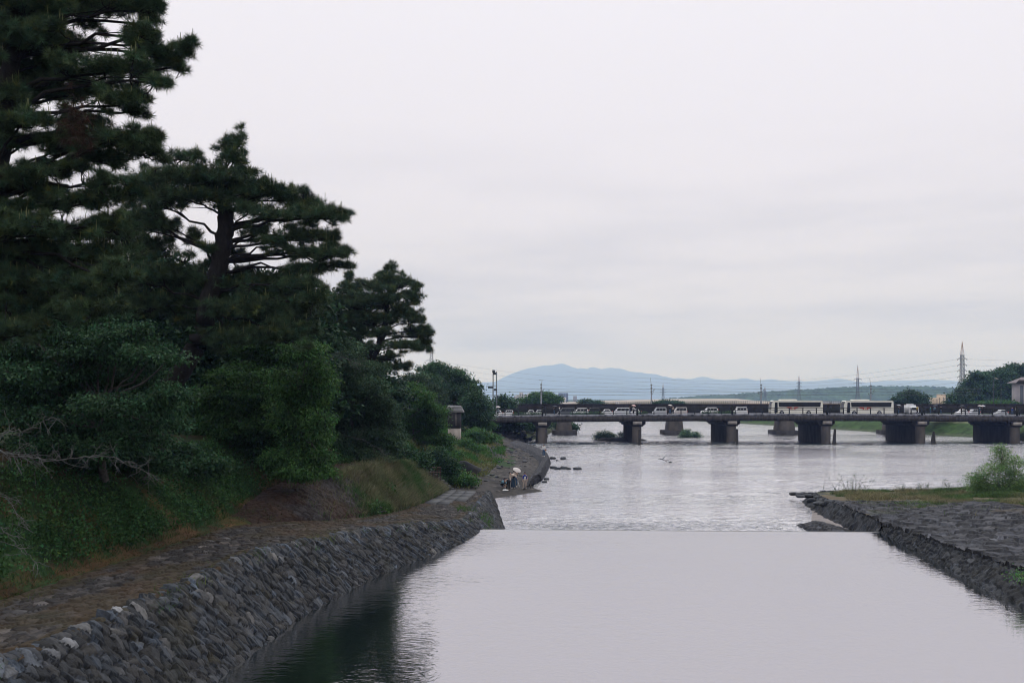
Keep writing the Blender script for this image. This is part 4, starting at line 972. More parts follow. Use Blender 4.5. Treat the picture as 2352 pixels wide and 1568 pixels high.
bxs = np.arange(BX0, BX1 + .1, 2.0)
br = thing('road_bridge', 'long low road bridge with dark weathered girder and timber railing crossing the whole river', 'bridge', (60, 206, 5.5))
def ribbon(b, y0, y1, z0, z1, xs=bxs):
    """a long box following the bridge's camber"""
    c = cam_z(xs); v = []
    for y, z in ((y0, z0), (y1, z0), (y1, z1), (y0, z1)): v.append(np.stack([xs, np.full_like(xs, y), z + c], -1))
    V = np.stack(v, 1); n = len(xs); i = np.arange(n - 1)[:, None] * 4; j = np.arange(4)[None]; j2 = (j + 1) % 4
    b.add(V.reshape(-1, 3), np.stack([i + j2, i + j, i + 4 + j, i + 4 + j2], -1).reshape(-1, 4))
    b.add(V[0], [(0, 1, 2, 3)]); b.add(V[-1], [(3, 2, 1, 0)])
b = MB(); ribbon(b, 200.4, 218.2, 5.0, 5.50); b.build('deck', m_asph, br)
b = MB(); ribbon(b, 199.92, 203.6, 5.52, 5.90); ribbon(b, 215.2, 218.6, 5.62, 5.84)
b.build('sidewalk', m_kerb, br)
b = MB(); ribbon(b, 199.75, 200.25, 4.50, 5.51); ribbon(b, 218.0, 218.5, 4.55, 5.55)
for x in np.arange(BX0, BX1, .55): b.box((x, 199.70, 5.05 + cam_z(x)), (.05 if int(x * 7) % 3 else .09, .1, .96))
for k in range(5): ribbon(b, 202.5 + k * 3.2, 203.1 + k * 3.2, 4.6, 5.02)
b.build('girder', m_girder, br)
def pier(x):
    Z = float(cam_z(x))
    n = 12; th = np.linspace(np.pi, 2 * np.pi, n); R_ = .92
    foot = [(x + R_ * math.cos(a), 201.0 + R_ * math.sin(a)) for a in th] + [(x + R_ * math.cos(a), 217 + R_ * math.sin(a)) for a in np.linspace(0, np.pi, n)]
    b = MB(); b.prism([(x + .80 * math.cos(a), 203.2 + .1 * math.sin(a)) for a in np.linspace(0, 2 * np.pi, 4, endpoint=False)], 2, 1, 2) if False else None
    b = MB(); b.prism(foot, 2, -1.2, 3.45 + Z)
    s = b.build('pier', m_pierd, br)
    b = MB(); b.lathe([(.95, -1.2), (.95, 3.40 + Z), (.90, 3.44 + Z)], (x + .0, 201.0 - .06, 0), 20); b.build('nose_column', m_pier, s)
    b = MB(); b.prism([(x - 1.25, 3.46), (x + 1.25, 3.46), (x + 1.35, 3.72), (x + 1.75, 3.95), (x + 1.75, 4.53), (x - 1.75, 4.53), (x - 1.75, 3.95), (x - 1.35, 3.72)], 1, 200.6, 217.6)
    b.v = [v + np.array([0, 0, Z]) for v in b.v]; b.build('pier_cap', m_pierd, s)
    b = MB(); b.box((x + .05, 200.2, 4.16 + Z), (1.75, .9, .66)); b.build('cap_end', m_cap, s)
for k in range(7): pier(6.1 + 19.07 * k)
# railing
b = MB()
for z0, z1, w_ in ((7.00, 7.13, .16), (6.62, 6.72, .10), (6.18, 6.27, .10)): ribbon(b, 199.95, 199.95 + w_, z0, z1)
b.build('railing', m_rail, br)
b = MB()
for z0, z1, w_ in ((7.00, 7.13, .16), (6.62, 6.72, .10), (6.18, 6.27, .10)): ribbon(b, 218.2, 218.2 + w_, z0, z1)
for x in np.arange(BX0 + 1, BX1, 2.72): b.box((x, 218.28, 6.5 + cam_z(x)), (.16, .14, 1.2))
b.build('far_railing', m_rail, br)
pm = None
for x in np.arange(BX0 + 1, 112, 2.72):
    if pm is None:
        b = MB(); b.box((0, 0, .62), (.17, .17, 1.32)); b.box((0, 0, 1.31), (.22, .22, .06)); pm = b.build('railing_post', m_rail, br); q = pm
    else: q = pm.copy(); COL.objects.link(q)
    q.location = (x - 60, 200.03 - 206, 5.84 + cam_z(x) - 5.5)
    if pm is q: pm.data.transform(__import__('mathutils').Matrix.Translation((60, 206, 5.5)))
nm = None
for k in range(7):
    x = 6.1 + 19.07 * k
    if nm is None:
        b = MB(); b.box((60, 206, 5.5 + .75), (.34, .30, 1.6)); b.box((60, 206, 5.5 + 1.57), (.40, .36, .06))
        b.lathe([(.12, 1.6), (.10, 1.68), (.17, 1.74), (.20, 1.86), (.16, 1.98), (.06, 2.06), (.0, 2.14)], (60, 206, 5.5), 10)
        nm = b.build('newel_post', m_rail, br); q = nm
    else: q = nm.copy(); COL.objects.link(q)
    q.location = (x - 60, 199.98 - 206, 5.80 + cam_z(x) - 5.5)
# hedge planter strips along the kerb
for x0, x1, lab in ((0, 6, 'short clipped hedge strip on the bridge near its left end'), (12, 19, 'clipped green hedge strip on the bridge between the first two pier posts'), (25.5, 27.8, 'stub of clipped hedge on the bridge right of the second pier post'), (39, 46, 'clipped hedge strip on the bridge behind the third pier post')):
    b = MB(); r = np.random.default_rng(int(x0 * 9)); n = int((x1 - x0) * 150)
    p = np.stack([r.uniform(x0, x1, n), r.uniform(204.0, 204.9, n), 5.7 + r.uniform(0, .75, n)], -1); p[:, 2] += cam_z(p[:, 0])
    leaves(b, p, r.normal(size=p.shape), .22, .15, r, rand_tint(n, r, .8, 1.5)); b.box(((x0 + x1) / 2, 204.45, 5.8 + float(cam_z((x0 + x1) / 2))), (x1 - x0, .8, .5), col=(.5, .5, .5))
    tag(b.build('hedge', m_leaf_f), lab, 'hedge', 'hedges along the bridge pavement')
# timber piles standing before the piers
for px, py0, lean, lab in ((1469, 986, 0, 'weathered timber pile standing against the second pier'), (1693, 985, .0, 'weathered timber pile right of the third pier'), (1918, 985, -.12, 'tapered timber pile right of the fourth pier'), (2145, 990, -.2, 'split timber pile right of the fifth pier')):
    p = P(px, 1021, 196); t = P(px, py0, 196); b = MB(); k = lean * 2
    b.tube([(p[0] + k, 196, -.8), (p[0] + k * .5, 196, (t[2]) * .5), (p[0], 196, t[2])], [.42 if lean else .27, .30 if lean else .25, .22], 9)
    if lean < -.15: b.tube([(p[0] + .35, 196.2, -.8), (p[0] + .12, 196.1, t[2] * .8)], [.2, .14], 7)
    tag(b.build('timber_pile', M('wet timber', (.055, .05, .045), .9, .4, 3, .4, stretch=(1, 1, .2))), lab, 'timber pile', 'timber piles before the bridge piers')
# islet under the bridge
b = MB(); c = P(1425, 1011, 214); u = np.linspace(-1, 1, 50); xx, yy = np.meshgrid(u, u, indexing='ij')
zz = 1 - xx ** 2 - yy ** 2 + .8 * (fbm(xx * 5, yy * 5, 4) - .5)
b.grid(np.stack([c[0] + xx * 6.2, c[1] + yy * 7, np.clip(zz, -.6, 1) * .75 - .15], -1)); tag(b.build('gravel_islet', m_stone), 'dark stony islet under the bridge left of the second pier', 'islet')

# ------------------------------------------------------------------ railway bridge behind
rb = thing('railway_bridge', 'dark steel railway bridge on tapered piers running just behind the road bridge', 'bridge', (60, 252, 7))
m_rg = M('rusty girder', (.038, .032, .031), .85, .35, .8, .2, stretch=(1, 1, .3))
b = MB(); b.box((75, 249.6, 6.5), (190, .5, 2.2)); b.box((75, 255, 6.5), (190, .5, 2.2)); b.box((75, 249.4, 7.62), (190, .9, .10)); b.box((75, 249.4, 5.37), (190, .9, .10))
for x in np.arange(-18, 165, 2.4): b.box((x, 249.28, 6.49), (.12, .14, 2.1))
b.build('girder', m_rg, rb)
b = MB(); b.box((75, 252.3, 7.4), (190, 4.8, .3)); b.build('deck', m_dsteel, rb)
for k in range(6):
    x = 13.2 + 27.9 * k; b = MB()
    b.add([(x - 2.0, 249, 0), (x + 2.0, 249, 0), (x + 2.0, 256, 0), (x - 2.0, 256, 0), (x - 1.35, 249.4, 5.3), (x + 1.35, 249.4, 5.55), (x + 1.35, 255.6, 5.55), (x - 1.35, 255.6, 5.55)],
          [(0, 1, 5, 4), (1, 2, 6, 5), (2, 3, 7, 6), (3, 0, 4, 7), (4, 5, 6, 7)])
    p = b.build('pier', m_pier, rb)
    b = MB(); b.box((x, 252.3, -.1), (6.0, 9.0, 2.2)); b.build('footing', m_pierd, p)
# concrete catenary poles
for i, (px, top, lab) in enumerate(((1243, 876, 'left concrete overhead-line pole on the railway bridge in front of the mountain'), (1496, 877, 'middle concrete overhead-line pole on the railway bridge'), (1748, 877, 'concrete overhead-line pole with bracket just left of the first bus'), (2000, 879, 'overhead-line pole with raised bracket above the second bus'))):
    Y = 251; p = P(px, 930, Y); t = P(px, top + 5, Y); rt = thing('catenary_pole', lab, 'pole', (p[0], Y, 7.5), group='overhead-line poles on the railway bridge')
    b = MB(); b.tube([(p[0], Y, 7.5), (p[0], Y, t[2])], [.19, .13], 8); b.build('mast', M('pole concrete', (.32, .32, .34), .8, .15, 1), rt)
    b = MB(); h = t[2]
    for dz in (-.2, -1.0, -1.9): b.box((p[0], Y - .1, h + dz), (.42, .3, .3))
    b.tube([(p[0], Y, h - .3), (p[0] + (.25 if i == 0 else -.25), Y, h + (1.6 if i else .9))], .04, 5)
    b.tube([(p[0], Y, h - 2.0), (p[0] + .8, Y - .5, h - 1.2)], .05, 5); b.tube([(p[0], Y, h - 3.1), (p[0] + .8, Y - .5, h - 1.2)], .05, 5)
    if i >= 2: b.tube([(p[0], Y, h - 3.0), (p[0] - .9, Y - .5, h - 1.9)], .05, 5); b.tube([(p[0] - .9, Y - .5, h - 1.9), (p[0] - .5, Y - .5, h - 3.2), (p[0] + .6, Y - .5, h - 3.3)], .045, 5)
    if i == 0: b.box((p[0], Y, h + .9), (1.1, .06, .06))
    b.build('bracket', m_steel, rt)
def wire(label, pts, rad=.02, sag=0., n=14, name='power_line', group='overhead wires'):
    A = np.asarray(pts, float); out = []
    for a, c in zip(A[:-1], A[1:]):
        t = np.linspace(0, 1, n)[:, None]; q = a * (1 - t) + c * t; q[:, 2] -= sag * 4 * (t * (1 - t))[:, 0]; out.append(q)
    b = MB(); b.tube(np.vstack(out), rad, 4, cap=False); tag(b.build(name, M('wire', (.10, .10, .11), .6, .1, 1)), label, 'wire', group)
cat = [P(x, 890, 251)[0] for x in (990, 1243, 1496, 1748, 2000, 2252)]
for k, (py, d) in enumerate(((893, 0), (899, -.4), (905.5, -.6))):
    z = P(0, py, 251)[2]
    wire(('top', 'middle', 'lowest')[k] + ' railway overhead wire strung between the concrete poles', [(x, 250.6 + d, z) for x in cat], .030, .18, 8, group='railway overhead wires')

# ------------------------------------------------------------------ lattice pylons and their lines
def pylon(label, px, ytop, ybase, Y, wb, wt, arms, rad, mat, tip=.18, npan=9):
    p = P(px, ybase, Y); h = P(px, ytop, Y)[2] - 2; base = np.array([p[0], Y, 2.0]); root = thing('pylon', label, 'pylon', base)
    b = MB(); hb = h * (1 - tip)
    waist = .5
    def wd(f): return wb * (1 - f / waist) + wt * 1.35 * (f / waist) if f < waist else wt * (1.35 - .35 * (f - waist) / (1 - waist))
    lv = np.concatenate([np.linspace(0, waist, npan // 2 + 1)[:-1] ** .9 * 1.0, np.linspace(waist, 1, npan)])
    C = [np.array([base + [sx * wd(f) / 2, sy * wd(f) / 2, f * hb] for sx, sy in ((-1, -1), (1, -1), (1, 1), (-1, 1))]) for f in lv]
    for i in range(4): b.tube([c[i] for c in C], rad * 1.35, 4)
    for c, d in zip(C[:-1], C[1:]):
        for i in range(4):
            j = (i + 1) % 4; b.tube([c[i], d[j]], rad * .7, 3, cap=False); b.tube([c[j], d[i]], rad * .7, 3, cap=False); b.tube([d[i], d[j]], rad * .7, 3, cap=False)
    b.build('tower', mat, root)
    b = MB(); top = base + [0, 0, h]
    for i in range(4): b.tube([C[-1][i], top], rad, 4)
    b.build('peak', M('red white steel', (.42, .30, .27), .6, .3, .3) if rad < .2 else mat, root)
    b = MB()
    for f, l in arms:
        z = f * hb; w0 = wd(f) / 2
        for s in (-1, 1):
            e = base + [s * l, 0, z]
            for yy in (-1, 1): b.tube([base + [s * w0, yy * w0, z], e], rad * .8, 3); b.tube([base + [s * w0, yy * w0, z + hb * .03], e], rad * .6, 3)
            b.tube([e, e - [0, 0, hb * .02]], rad * 1.3, 4)
    b.build('cross_arm', mat, root)
    return base, hb
m_py = M('galvanised steel', (.17, .19, .22), .55, .15, 1)
b1 = pylon('big steel lattice pylon with six cross arms rising right of the second bus', 2210, 784, 935, 400, 4.7, 1.05, [(.46, 1.7), (.55, 1.75), (.64, 1.8), (.74, 1.8), (.83, 1.85), (.93, 1.9)], .085, m_py)
b2 = pylon('slimmer distant pylon with three wide arm tiers behind the second bus', 1970, 838, 925, 700, 4.6, 1.2, [(.70, 2.9), (.83, 2.9), (.96, 2.6)], .10, m_py, tip=.30)
b3 = pylon('faint distant pylon above the first bus', 1835, 862, 925, 1100, 5, 1.6, [(.62, 3.2), (.78, 3.2), (.92, 3)], .12, m_py, tip=.2)
b4 = pylon('faint small pylon against the mountain right of the middle pole', 1523, 881, 922, 1500, 5, 2, [(.55, 5.5), (.70, 4.8), (.85, 4)], .14, m_py, tip=.2)
b5 = pylon('very faint small pylon beside the overhead-line pole left of the first bus', 1757, 888, 922, 1500, 5, 2, [(.6, 4), (.75, 4), (.88, 4)], .13, m_py, tip=.2)
b6 = pylon('distant pylon peeking out right of the upright pine', 991, 796, 925, 700, 6.5, 1.8, [(.58, 4.2), (.68, 4.5), (.78, 4.2), (.88, 3.8)], .11, m_py, tip=.12)
k = 0
for f, l in ((.93, 1.9), (.83, 1.85), (.74, 1.8), (.64, 1.8), (.55, 1.75), (.46, 1.7)):
    e = b1[0] + [-l, 0, f * b1[1]]; far = P(1300, 853 + k * 9, 800); k += 1
    wire(('highest', 'second highest', 'third highest', 'third lowest', 'second lowest', 'lowest')[k - 1] + ' power line running left from the big steel pylon', [e, P(1750, 868 + k * 7, 620), far], .028, 2.2, 14, group='power lines from the big pylon')
    e2 = b1[0] + [l, 0, f * b1[1]]; wire(('highest', 'second highest', 'third highest', 'third lowest', 'second lowest', 'lowest')[k - 1] + ' power line running right from the big steel pylon', [e2, e2 + [70, 8, 0]], .022, .6, 8, group='power lines right of the big pylon')
k = 0
for f, l in ((.88, 5), (.78, 5.5), (.68, 5.8), (.58, 5.5)):
    e = b6[0] + [l, 0, f * b6[1]]; k += 1
    wire(('highest', 'second', 'third', 'lowest')[k - 1] + ' power line running right from the pylon behind the upright pine', [e, P(1500, 858 + k * 9, 800), P(1960, 872 + k * 7, 1000)], .036, 5, 16, group='power lines from the left pylon')

# floodlight twin poles at the bridge's left end
ft = thing('floodlight_mast', 'twin grey floodlight poles joined by crossbars at the left end of the bridges', 'floodlight', P(1136, 945, 228))
b = MB(); Y = 228
for px, t in ((1132.6, 849), (1140.5, 853)): p, q = P(px, 948, Y), P(px, t, Y); b.tube([p, q], [.16, .11], 8)
b.build('pole', m_steel, ft)
b = MB()
for t in (887, 908): b.tube([P(1120 if t == 887 else 1132, t, Y), P(1141, t, Y)], .07, 5)
b.tube([P(1132, 858, Y), P(1140, 856, Y)], .06, 5); b.build('crossbar', m_steel, ft)
for px, py in ((1136.5, 858), (1134, 853), (1124, 889.5), (1129, 889.5), (1138, 895)):
    c = P(px, py, Y - .35); b = MB(); b.prism([(c[1] - .3, c[2] - .22), (c[1] + .25, c[2] - .1), (c[1] + .25, c[2] + .25), (c[1] - .2, c[2] + .3)], 0, c[0] - .33, c[0] + .33); b.build('lamp_head', m_dsteel, ft)
sg = thing('signboard', 'small dark square board on a post right of the floodlight poles', 'sign', P(1154, 940, 240))
b = MB(); c = P(1154, 921, 240); b.box(c, (1.3, .12, 1.0)); b.build('board', m_dsteel, sg)
b = MB(); b.tube([c - [0, -.1, 3], c + [0, .1, .3]], .06, 5); b.build('post', m_steel, sg)

# ------------------------------------------------------------------ wooden hut on the bank
m_hutw = M('dark hut boards', (.045, .042, .042), .9, .3, 2, .3, stretch=(6, 6, .4)); m_roof = M('grey roof tiles', (.19, .185, .185), .8, .25, 1.5, .4, stretch=(.6, 5, 5))
hc = P(1044, 1018, 140); hx, hy = hc[0], 140.0; hz = left_z(hx, hy)
ht = thing('wooden_hut', 'narrow dark wooden hut with a grey tiled roof on a concrete base among the bushes', 'hut', (hx, hy, hz))
b = MB(); b.box((hx, hy, hz + .75), (1.7, 2.6, 2.3)); b.build('base', m_cap, ht)
b = MB(); b.box((hx, hy, hz + 3.0), (1.75, 2.7, 2.4)); wl = b.build('wall', m_hutw, ht)
b = MB(); b.box((hx + .28, hy - 1.37, hz + 3.1), (.07, .06, 1.9)); b.box((hx - .5, hy - 1.37, hz + 3.9), (.5, .06, .06)); b.build('window_bar', m_cap, wl)
b = MB(); b.add([(hx - 1.3, hy - 1.75, hz + 4.25), (hx + 1.3, hy - 1.75, hz + 4.15), (hx + 1.3, hy + 1.75, hz + 4.15), (hx - 1.3, hy + 1.75, hz + 4.25), (hx - .9, hy, hz + 5.0), (hx + .9, hy, hz + 4.95),
                 (hx - 1.3, hy - 1.75, hz + 4.08), (hx + 1.3, hy - 1.75, hz + 3.98), (hx + 1.3, hy + 1.75, hz + 3.98), (hx - 1.3, hy + 1.75, hz + 4.08)],
          [(0, 1, 5, 4), (2, 3, 4, 5), (6, 7, 1, 0), (8, 9, 3, 2), (9, 6, 0, 3), (7, 8, 2, 1), (9, 8, 7, 6)]); b.add([(hx - 1.3, hy - 1.75, hz + 4.25), (hx - .9, hy, hz + 5.0), (hx - 1.3, hy + 1.75, hz + 4.25), (hx + 1.3, hy - 1.75, hz + 4.15), (hx + 1.3, hy + 1.75, hz + 4.15), (hx + .9, hy, hz + 4.95)], [(0, 1, 2), (3, 4, 5)])
for k in range(4): f = k / 4; b.box((hx, hy - 1.75 * (1 - f) , hz + 4.27 + .75 * f), (2.5 - .6 * f, .07, .09))
b.build('roof', m_roof, ht)
# stone steps and dark rock at the back of the beach, iron fence
st = thing('stone_steps', 'worn stone steps climbing from the ramp beside the tall grass mound', 'steps', P(1010, 1125, 83))
for k in range(7):
    b = MB(); y = 86.5 - k * .85; x = -6.1 - k * .22; z = left_z(x, y); b.box((x, y, 1.05 + k * .30), (2.1, .85, .36), rz=.2); b.build('step', m_cobble, st)
fc = thing('iron_fence', 'small rusty iron railing above the stone steps', 'fence', P(985, 1090, 80))
b = MB(); a, c = P(972, 1094, 79), P(1012, 1092, 82)
for t in np.linspace(0, 1, 12): q = a * (1 - t) + c * t; b.tube([q - [0, 0, .55], q + [0, 0, .75]], .03, 5)
for dz in (-.2, .3, .7): b.tube([a + [0, 0, dz], c + [0, 0, dz]], .035, 5)
b.build('bars', M('rusty iron', (.06, .04, .032), .9, .3, 4), fc)

# ------------------------------------------------------------------ rocks
def rock_mesh(seed, mat, flat=.6):
    r = np.random.default_rng(seed); b = MB(); n, m = 14, 9
    ph = np.linspace(-np.pi / 2, np.pi / 2, m); th = np.arange(n) / n * 2 * np.pi
    d = np.stack([np.cos(ph)[:, None] * np.cos(th), np.cos(ph)[:, None] * np.sin(th), np.repeat(np.sin(ph)[:, None], n, 1)], -1)
    rad = np.ones((m, n))
    for _ in range(9):
        a = nrm(r.normal(size=3)); lim = r.uniform(.62, .92); dp = d @ a; rad = np.where(dp * rad > lim, lim / np.maximum(dp, 1e-3), rad)
    v = d * rad[..., None] * [1, .8, flat]; i = np.arange(m - 1)[:, None] * n; j = np.arange(n)[None]; j2 = (j + 1) % n
    b.add(v.reshape(-1, 3), np.stack([i + j, i + j2, i + n + j2, i + n + j], -1).reshape(-1, 4)); return b.mesh('boulder', mat)
m_rock = M('dark wet rock', (.050, .052, .055), .7, .4, 1.6, .5); m_rock2 = M('pale dry rock', (.11, .105, .10), .85, .35, 1.6, .5)
RM = [rock_mesh(s, m_rock) for s in range(5)]; RM2 = [rock_mesh(s + 9, m_rock2) for s in range(3)]
rr_ = random.Random(5)
def boulder(label, p, s, group, me=None, sq=1.0, name='boulder'):
    o = bpy.data.objects.new(name, me or rr_.choice(RM)); COL.objects.link(o); o.location = [float(x) for x in p]; o.rotation_euler = (rr_.uniform(-.15, .15), rr_.uniform(-.15, .15), rr_.uniform(0, 6)); o.scale = (s, s * rr_.uniform(.7, 1), s * sq)
    tag(o, label, 'rock', group)
boulder('dark block of stone where the right wall meets the weir', (21.75, 58.5, 1.05), .62, None, RM[2], name='boulder')
G = 'boulders edging the tip of the grassy point'
ed = [(1822,1136,.75),(1836,1140,.8),(1848,1135,.7),(1856,1146,.9),(1868,1139,.8),(1838,1148,.6),(1862,1157,.8),(1878,1150,.8),(1880,1163,.7),(1893,1158,.9),(1903,1168,1.1),(1920,1172,1.3),(1912,1160,.9),(1934,1180,1.3),(1950,1186,1.2),(1942,1170,.9),(1960,1195,1.3),(1976,1192,.9),(1985,1203,1.1),(2000,1209,1.0),(1930,1161,.8),(1890,1145,.7)]
for px, py, s in ed:
    Y = CAMZ * FPX / (py - HY) * .95; p = P(px, py, Y); p[2] = max(.1, min(right_z(p[0], p[1]) - .1, .75 if py < 1170 else 1.25))
    boulder('flat dark boulder among those edging the tip of the grassy point', p, s * .72, G, sq=.62)
for px, py, s, lab in ((1269,1053,.9,'pale flat rock in the water at the bend of the groyne'),(1293,1054,1.0,'dark low rock just right of the groyne bend'),(1271,1075,.8,'dark rock nearest the groyne in the row of river rocks'),(1281,1077,.7,'flat rock second from the groyne in the row of river rocks'),(1295,1076,.9,'pointed dark rock in the middle of the row of river rocks'),(1306,1077,.55,'low rock right of the pointed one in the row of river rocks'),(1325,1077.5,.8,'long low rock at the outer end of the row of river rocks'),(1255,1101,.55,'upper of the two dark rocks beside the end of the groyne'),(1251,1107.5,.55,'lower of the two dark rocks beside the end of the groyne'),(1279,1058,.3,'tiny rock tip in the water right of the groyne bend'),(1540,1062,.33,'dark stone at the foot of the stranded driftwood'),(1336,968 + 5,.6,'lone dark rock far upriver beyond the leftmost pier')):
    Y = CAMZ * FPX / (py - HY); boulder(lab, P(px, py, Y) + [0, 0, .08], s * .8, None, sq=.7)
for k in range(5):
    p = P(1800 + k * 7, 1008 + k * .35, 220); boulder('small dark stone in the short row in the river left of the fourth pier', p, .35 + .1 * (k % 3), 'row of small stones left of the fourth pier', sq=.4)
for k in range(46):
    Y = rr_.uniform(203, 232); fx = np.interp(Y, SY, ST[:, 1]); x = fx + rr_.uniform(-5.5, .3); z = max(0.05, left_z(x, Y)) + .15
    boulder('rough dark stone in the riprap heap on the left shore below the bridge', (x, Y, z), rr_.uniform(.4, .95), 'riprap stones on the left shore under the bridge', rr_.choice(RM + RM2), name='riprap_stone')
c = P(1075, 1068, 107); c[2] = left_z(c[0], 107)
o = bpy.data.objects.new('boulder', rock_mesh(77, M('black rock', (.022, .022, .023), .85, .4, 1.2, .6), 1.2)); COL.objects.link(o); o.location = c; o.scale = (1.9, 1.8, 1.25); o.rotation_euler = (0, .35, .4)
tag(o, 'big black slanting rock at the back of the gravel beach under the bushes', 'rock')
for px, py, s in ((1118,1079,.5),(1130,1090,.35),(1162,1093,.3),(1100,1100,.4),(1146,1075,.35),(1185,1080,.4),(1108,1085,.6),(1090,1080,.6)):
    Y = (CAMZ - .8) * FPX / (py - HY); p = P(px, py, Y); p[2] = left_z(p[0], Y) + .08
    boulder('loose dark stone lying on the gravel beach', p, s, 'loose stones on the gravel beach', sq=.7)
for k in range(90):
    Y = rr_.uniform(99, 168); fx, px_ = np.interp(Y, SY, ST[:, 1]), np.interp(Y, SY, ST[:, 5]); x = rr_.uniform(px_ - .5, fx - 1.2)
    boulder('loose dark stone lying on the gravel beach', (x, Y, left_z(x, Y) + .05), rr_.uniform(.12, .34) * (1 + (Y - 99) / 120), 'loose stones on the gravel beach', rr_.choice(RM + RM2), sq=.7)
def driftwood(label, px, py, pts, rad):
    Y = CAMZ * FPX / (py - HY); o = P(px, py, Y); b = MB()
    for q in pts: b.tube(np.array(q) * .62 + o, np.linspace(rad, rad * .4, len(q)) * .8, 5)
    tag(b.build('driftwood', m_rail), label, 'driftwood')
driftwood('forked dark driftwood snag sticking out of the middle of the river', 1524, 1060, [[(-.9, 0, .75), (-.3, 0, .55), (.4, 0, .25), (1.0, 0, -.1)], [(-.3, 0, .55), (.1, 0, .95), (.35, 0, 1.15)], [(.4, 0, .25), (1.2, .1, .35)], [(-1.2, 0, .6), (-.9, 0, .75)]], .08)
driftwood('single leaning stick standing in the river right of the groyne', 1378, 1068, [[(-.05, 0, -.3), (.0, 0, .25), (.22, 0, .55)]], .05)

# ------------------------------------------------------------------ vehicles on the bridge
def paint(name, col, rough=.3): return M(name, col, rough, .06, 1.0, spec=.4)
m_glass = M('dark glass', (.010, .012, .014), .2, .1, 1, spec=.25); m_tyre = M('tyre rubber', (.015, .015, .015), .9, .1, 2)
m_lampw = M('headlamp glass', (.6, .6, .58), .2, .05, 1); m_lampr = M('tail lamp red', (.45, .05, .02), .3, .1, 1); m_rim = M('wheel rim', (.35, .35, .36), .4, .1, 1, metal=.6)
def wheel(root, x, y, s, rad=.32):
    b = MB(); b.lathe([(0, -.1), (rad * .6, -.1), (rad, -.08), (rad, .08), (rad * .6, .1), (0, .1)], (0, 0, 0), 16)
    b.v = [np.stack([v[:, 0] + x, v[:, 2] + y, v[:, 1] + rad], -1) for v in b.v]; w_ = b.build('wheel', m_tyre, root)
    b = MB(); b.lathe([(0, -.01), (rad * .55, -.01), (rad * .58, .01), (0, .02)], (0, 0, 0), 12)
    b.v = [np.stack([v[:, 0] + x, -v[:, 2] + y + s * .105, v[:, 1] + rad], -1) for v in b.v]; b.build('rim', m_rim, w_)
KINDS = {  # lower body outline, cabin outline (x,z) for unit length; width, height
 'van':   ([(-.5,.30),(-.49,.78),(-.40,.93),(-.36,.98),(.49,1.0),(.5,.45),(.48,.28),(-.48,.26)], [(-.37,.97),(-.24,1.62),(-.20,1.70),(.44,1.72),(.485,1.55),(.49,.99)], 1.7),
 'wagon': ([(-.5,.30),(-.49,.62),(-.42,.80),(-.24,.90),(.49,.92),(.5,.45),(.48,.28),(-.48,.26)], [(-.26,.89),(-.10,1.40),(-.06,1.45),(.40,1.46),(.48,1.2),(.49,.91)], 1.65),
 'sedan': ([(-.5,.30),(-.49,.62),(-.42,.78),(-.22,.88),(.36,.90),(.49,.84),(.5,.45),(.48,.28),(-.48,.26)], [(-.24,.87),(-.08,1.36),(-.03,1.41),(.20,1.41),(.26,1.36),(.38,.89)], 1.65),
 'suv':   ([(-.5,.36),(-.49,.80),(-.42,.96),(-.25,1.04),(.49,1.05),(.5,.55),(.48,.34),(-.48,.32)], [(-.27,1.03),(-.13,1.60),(-.08,1.66),(.40,1.67),(.47,1.45),(.49,1.04)], 1.72)}
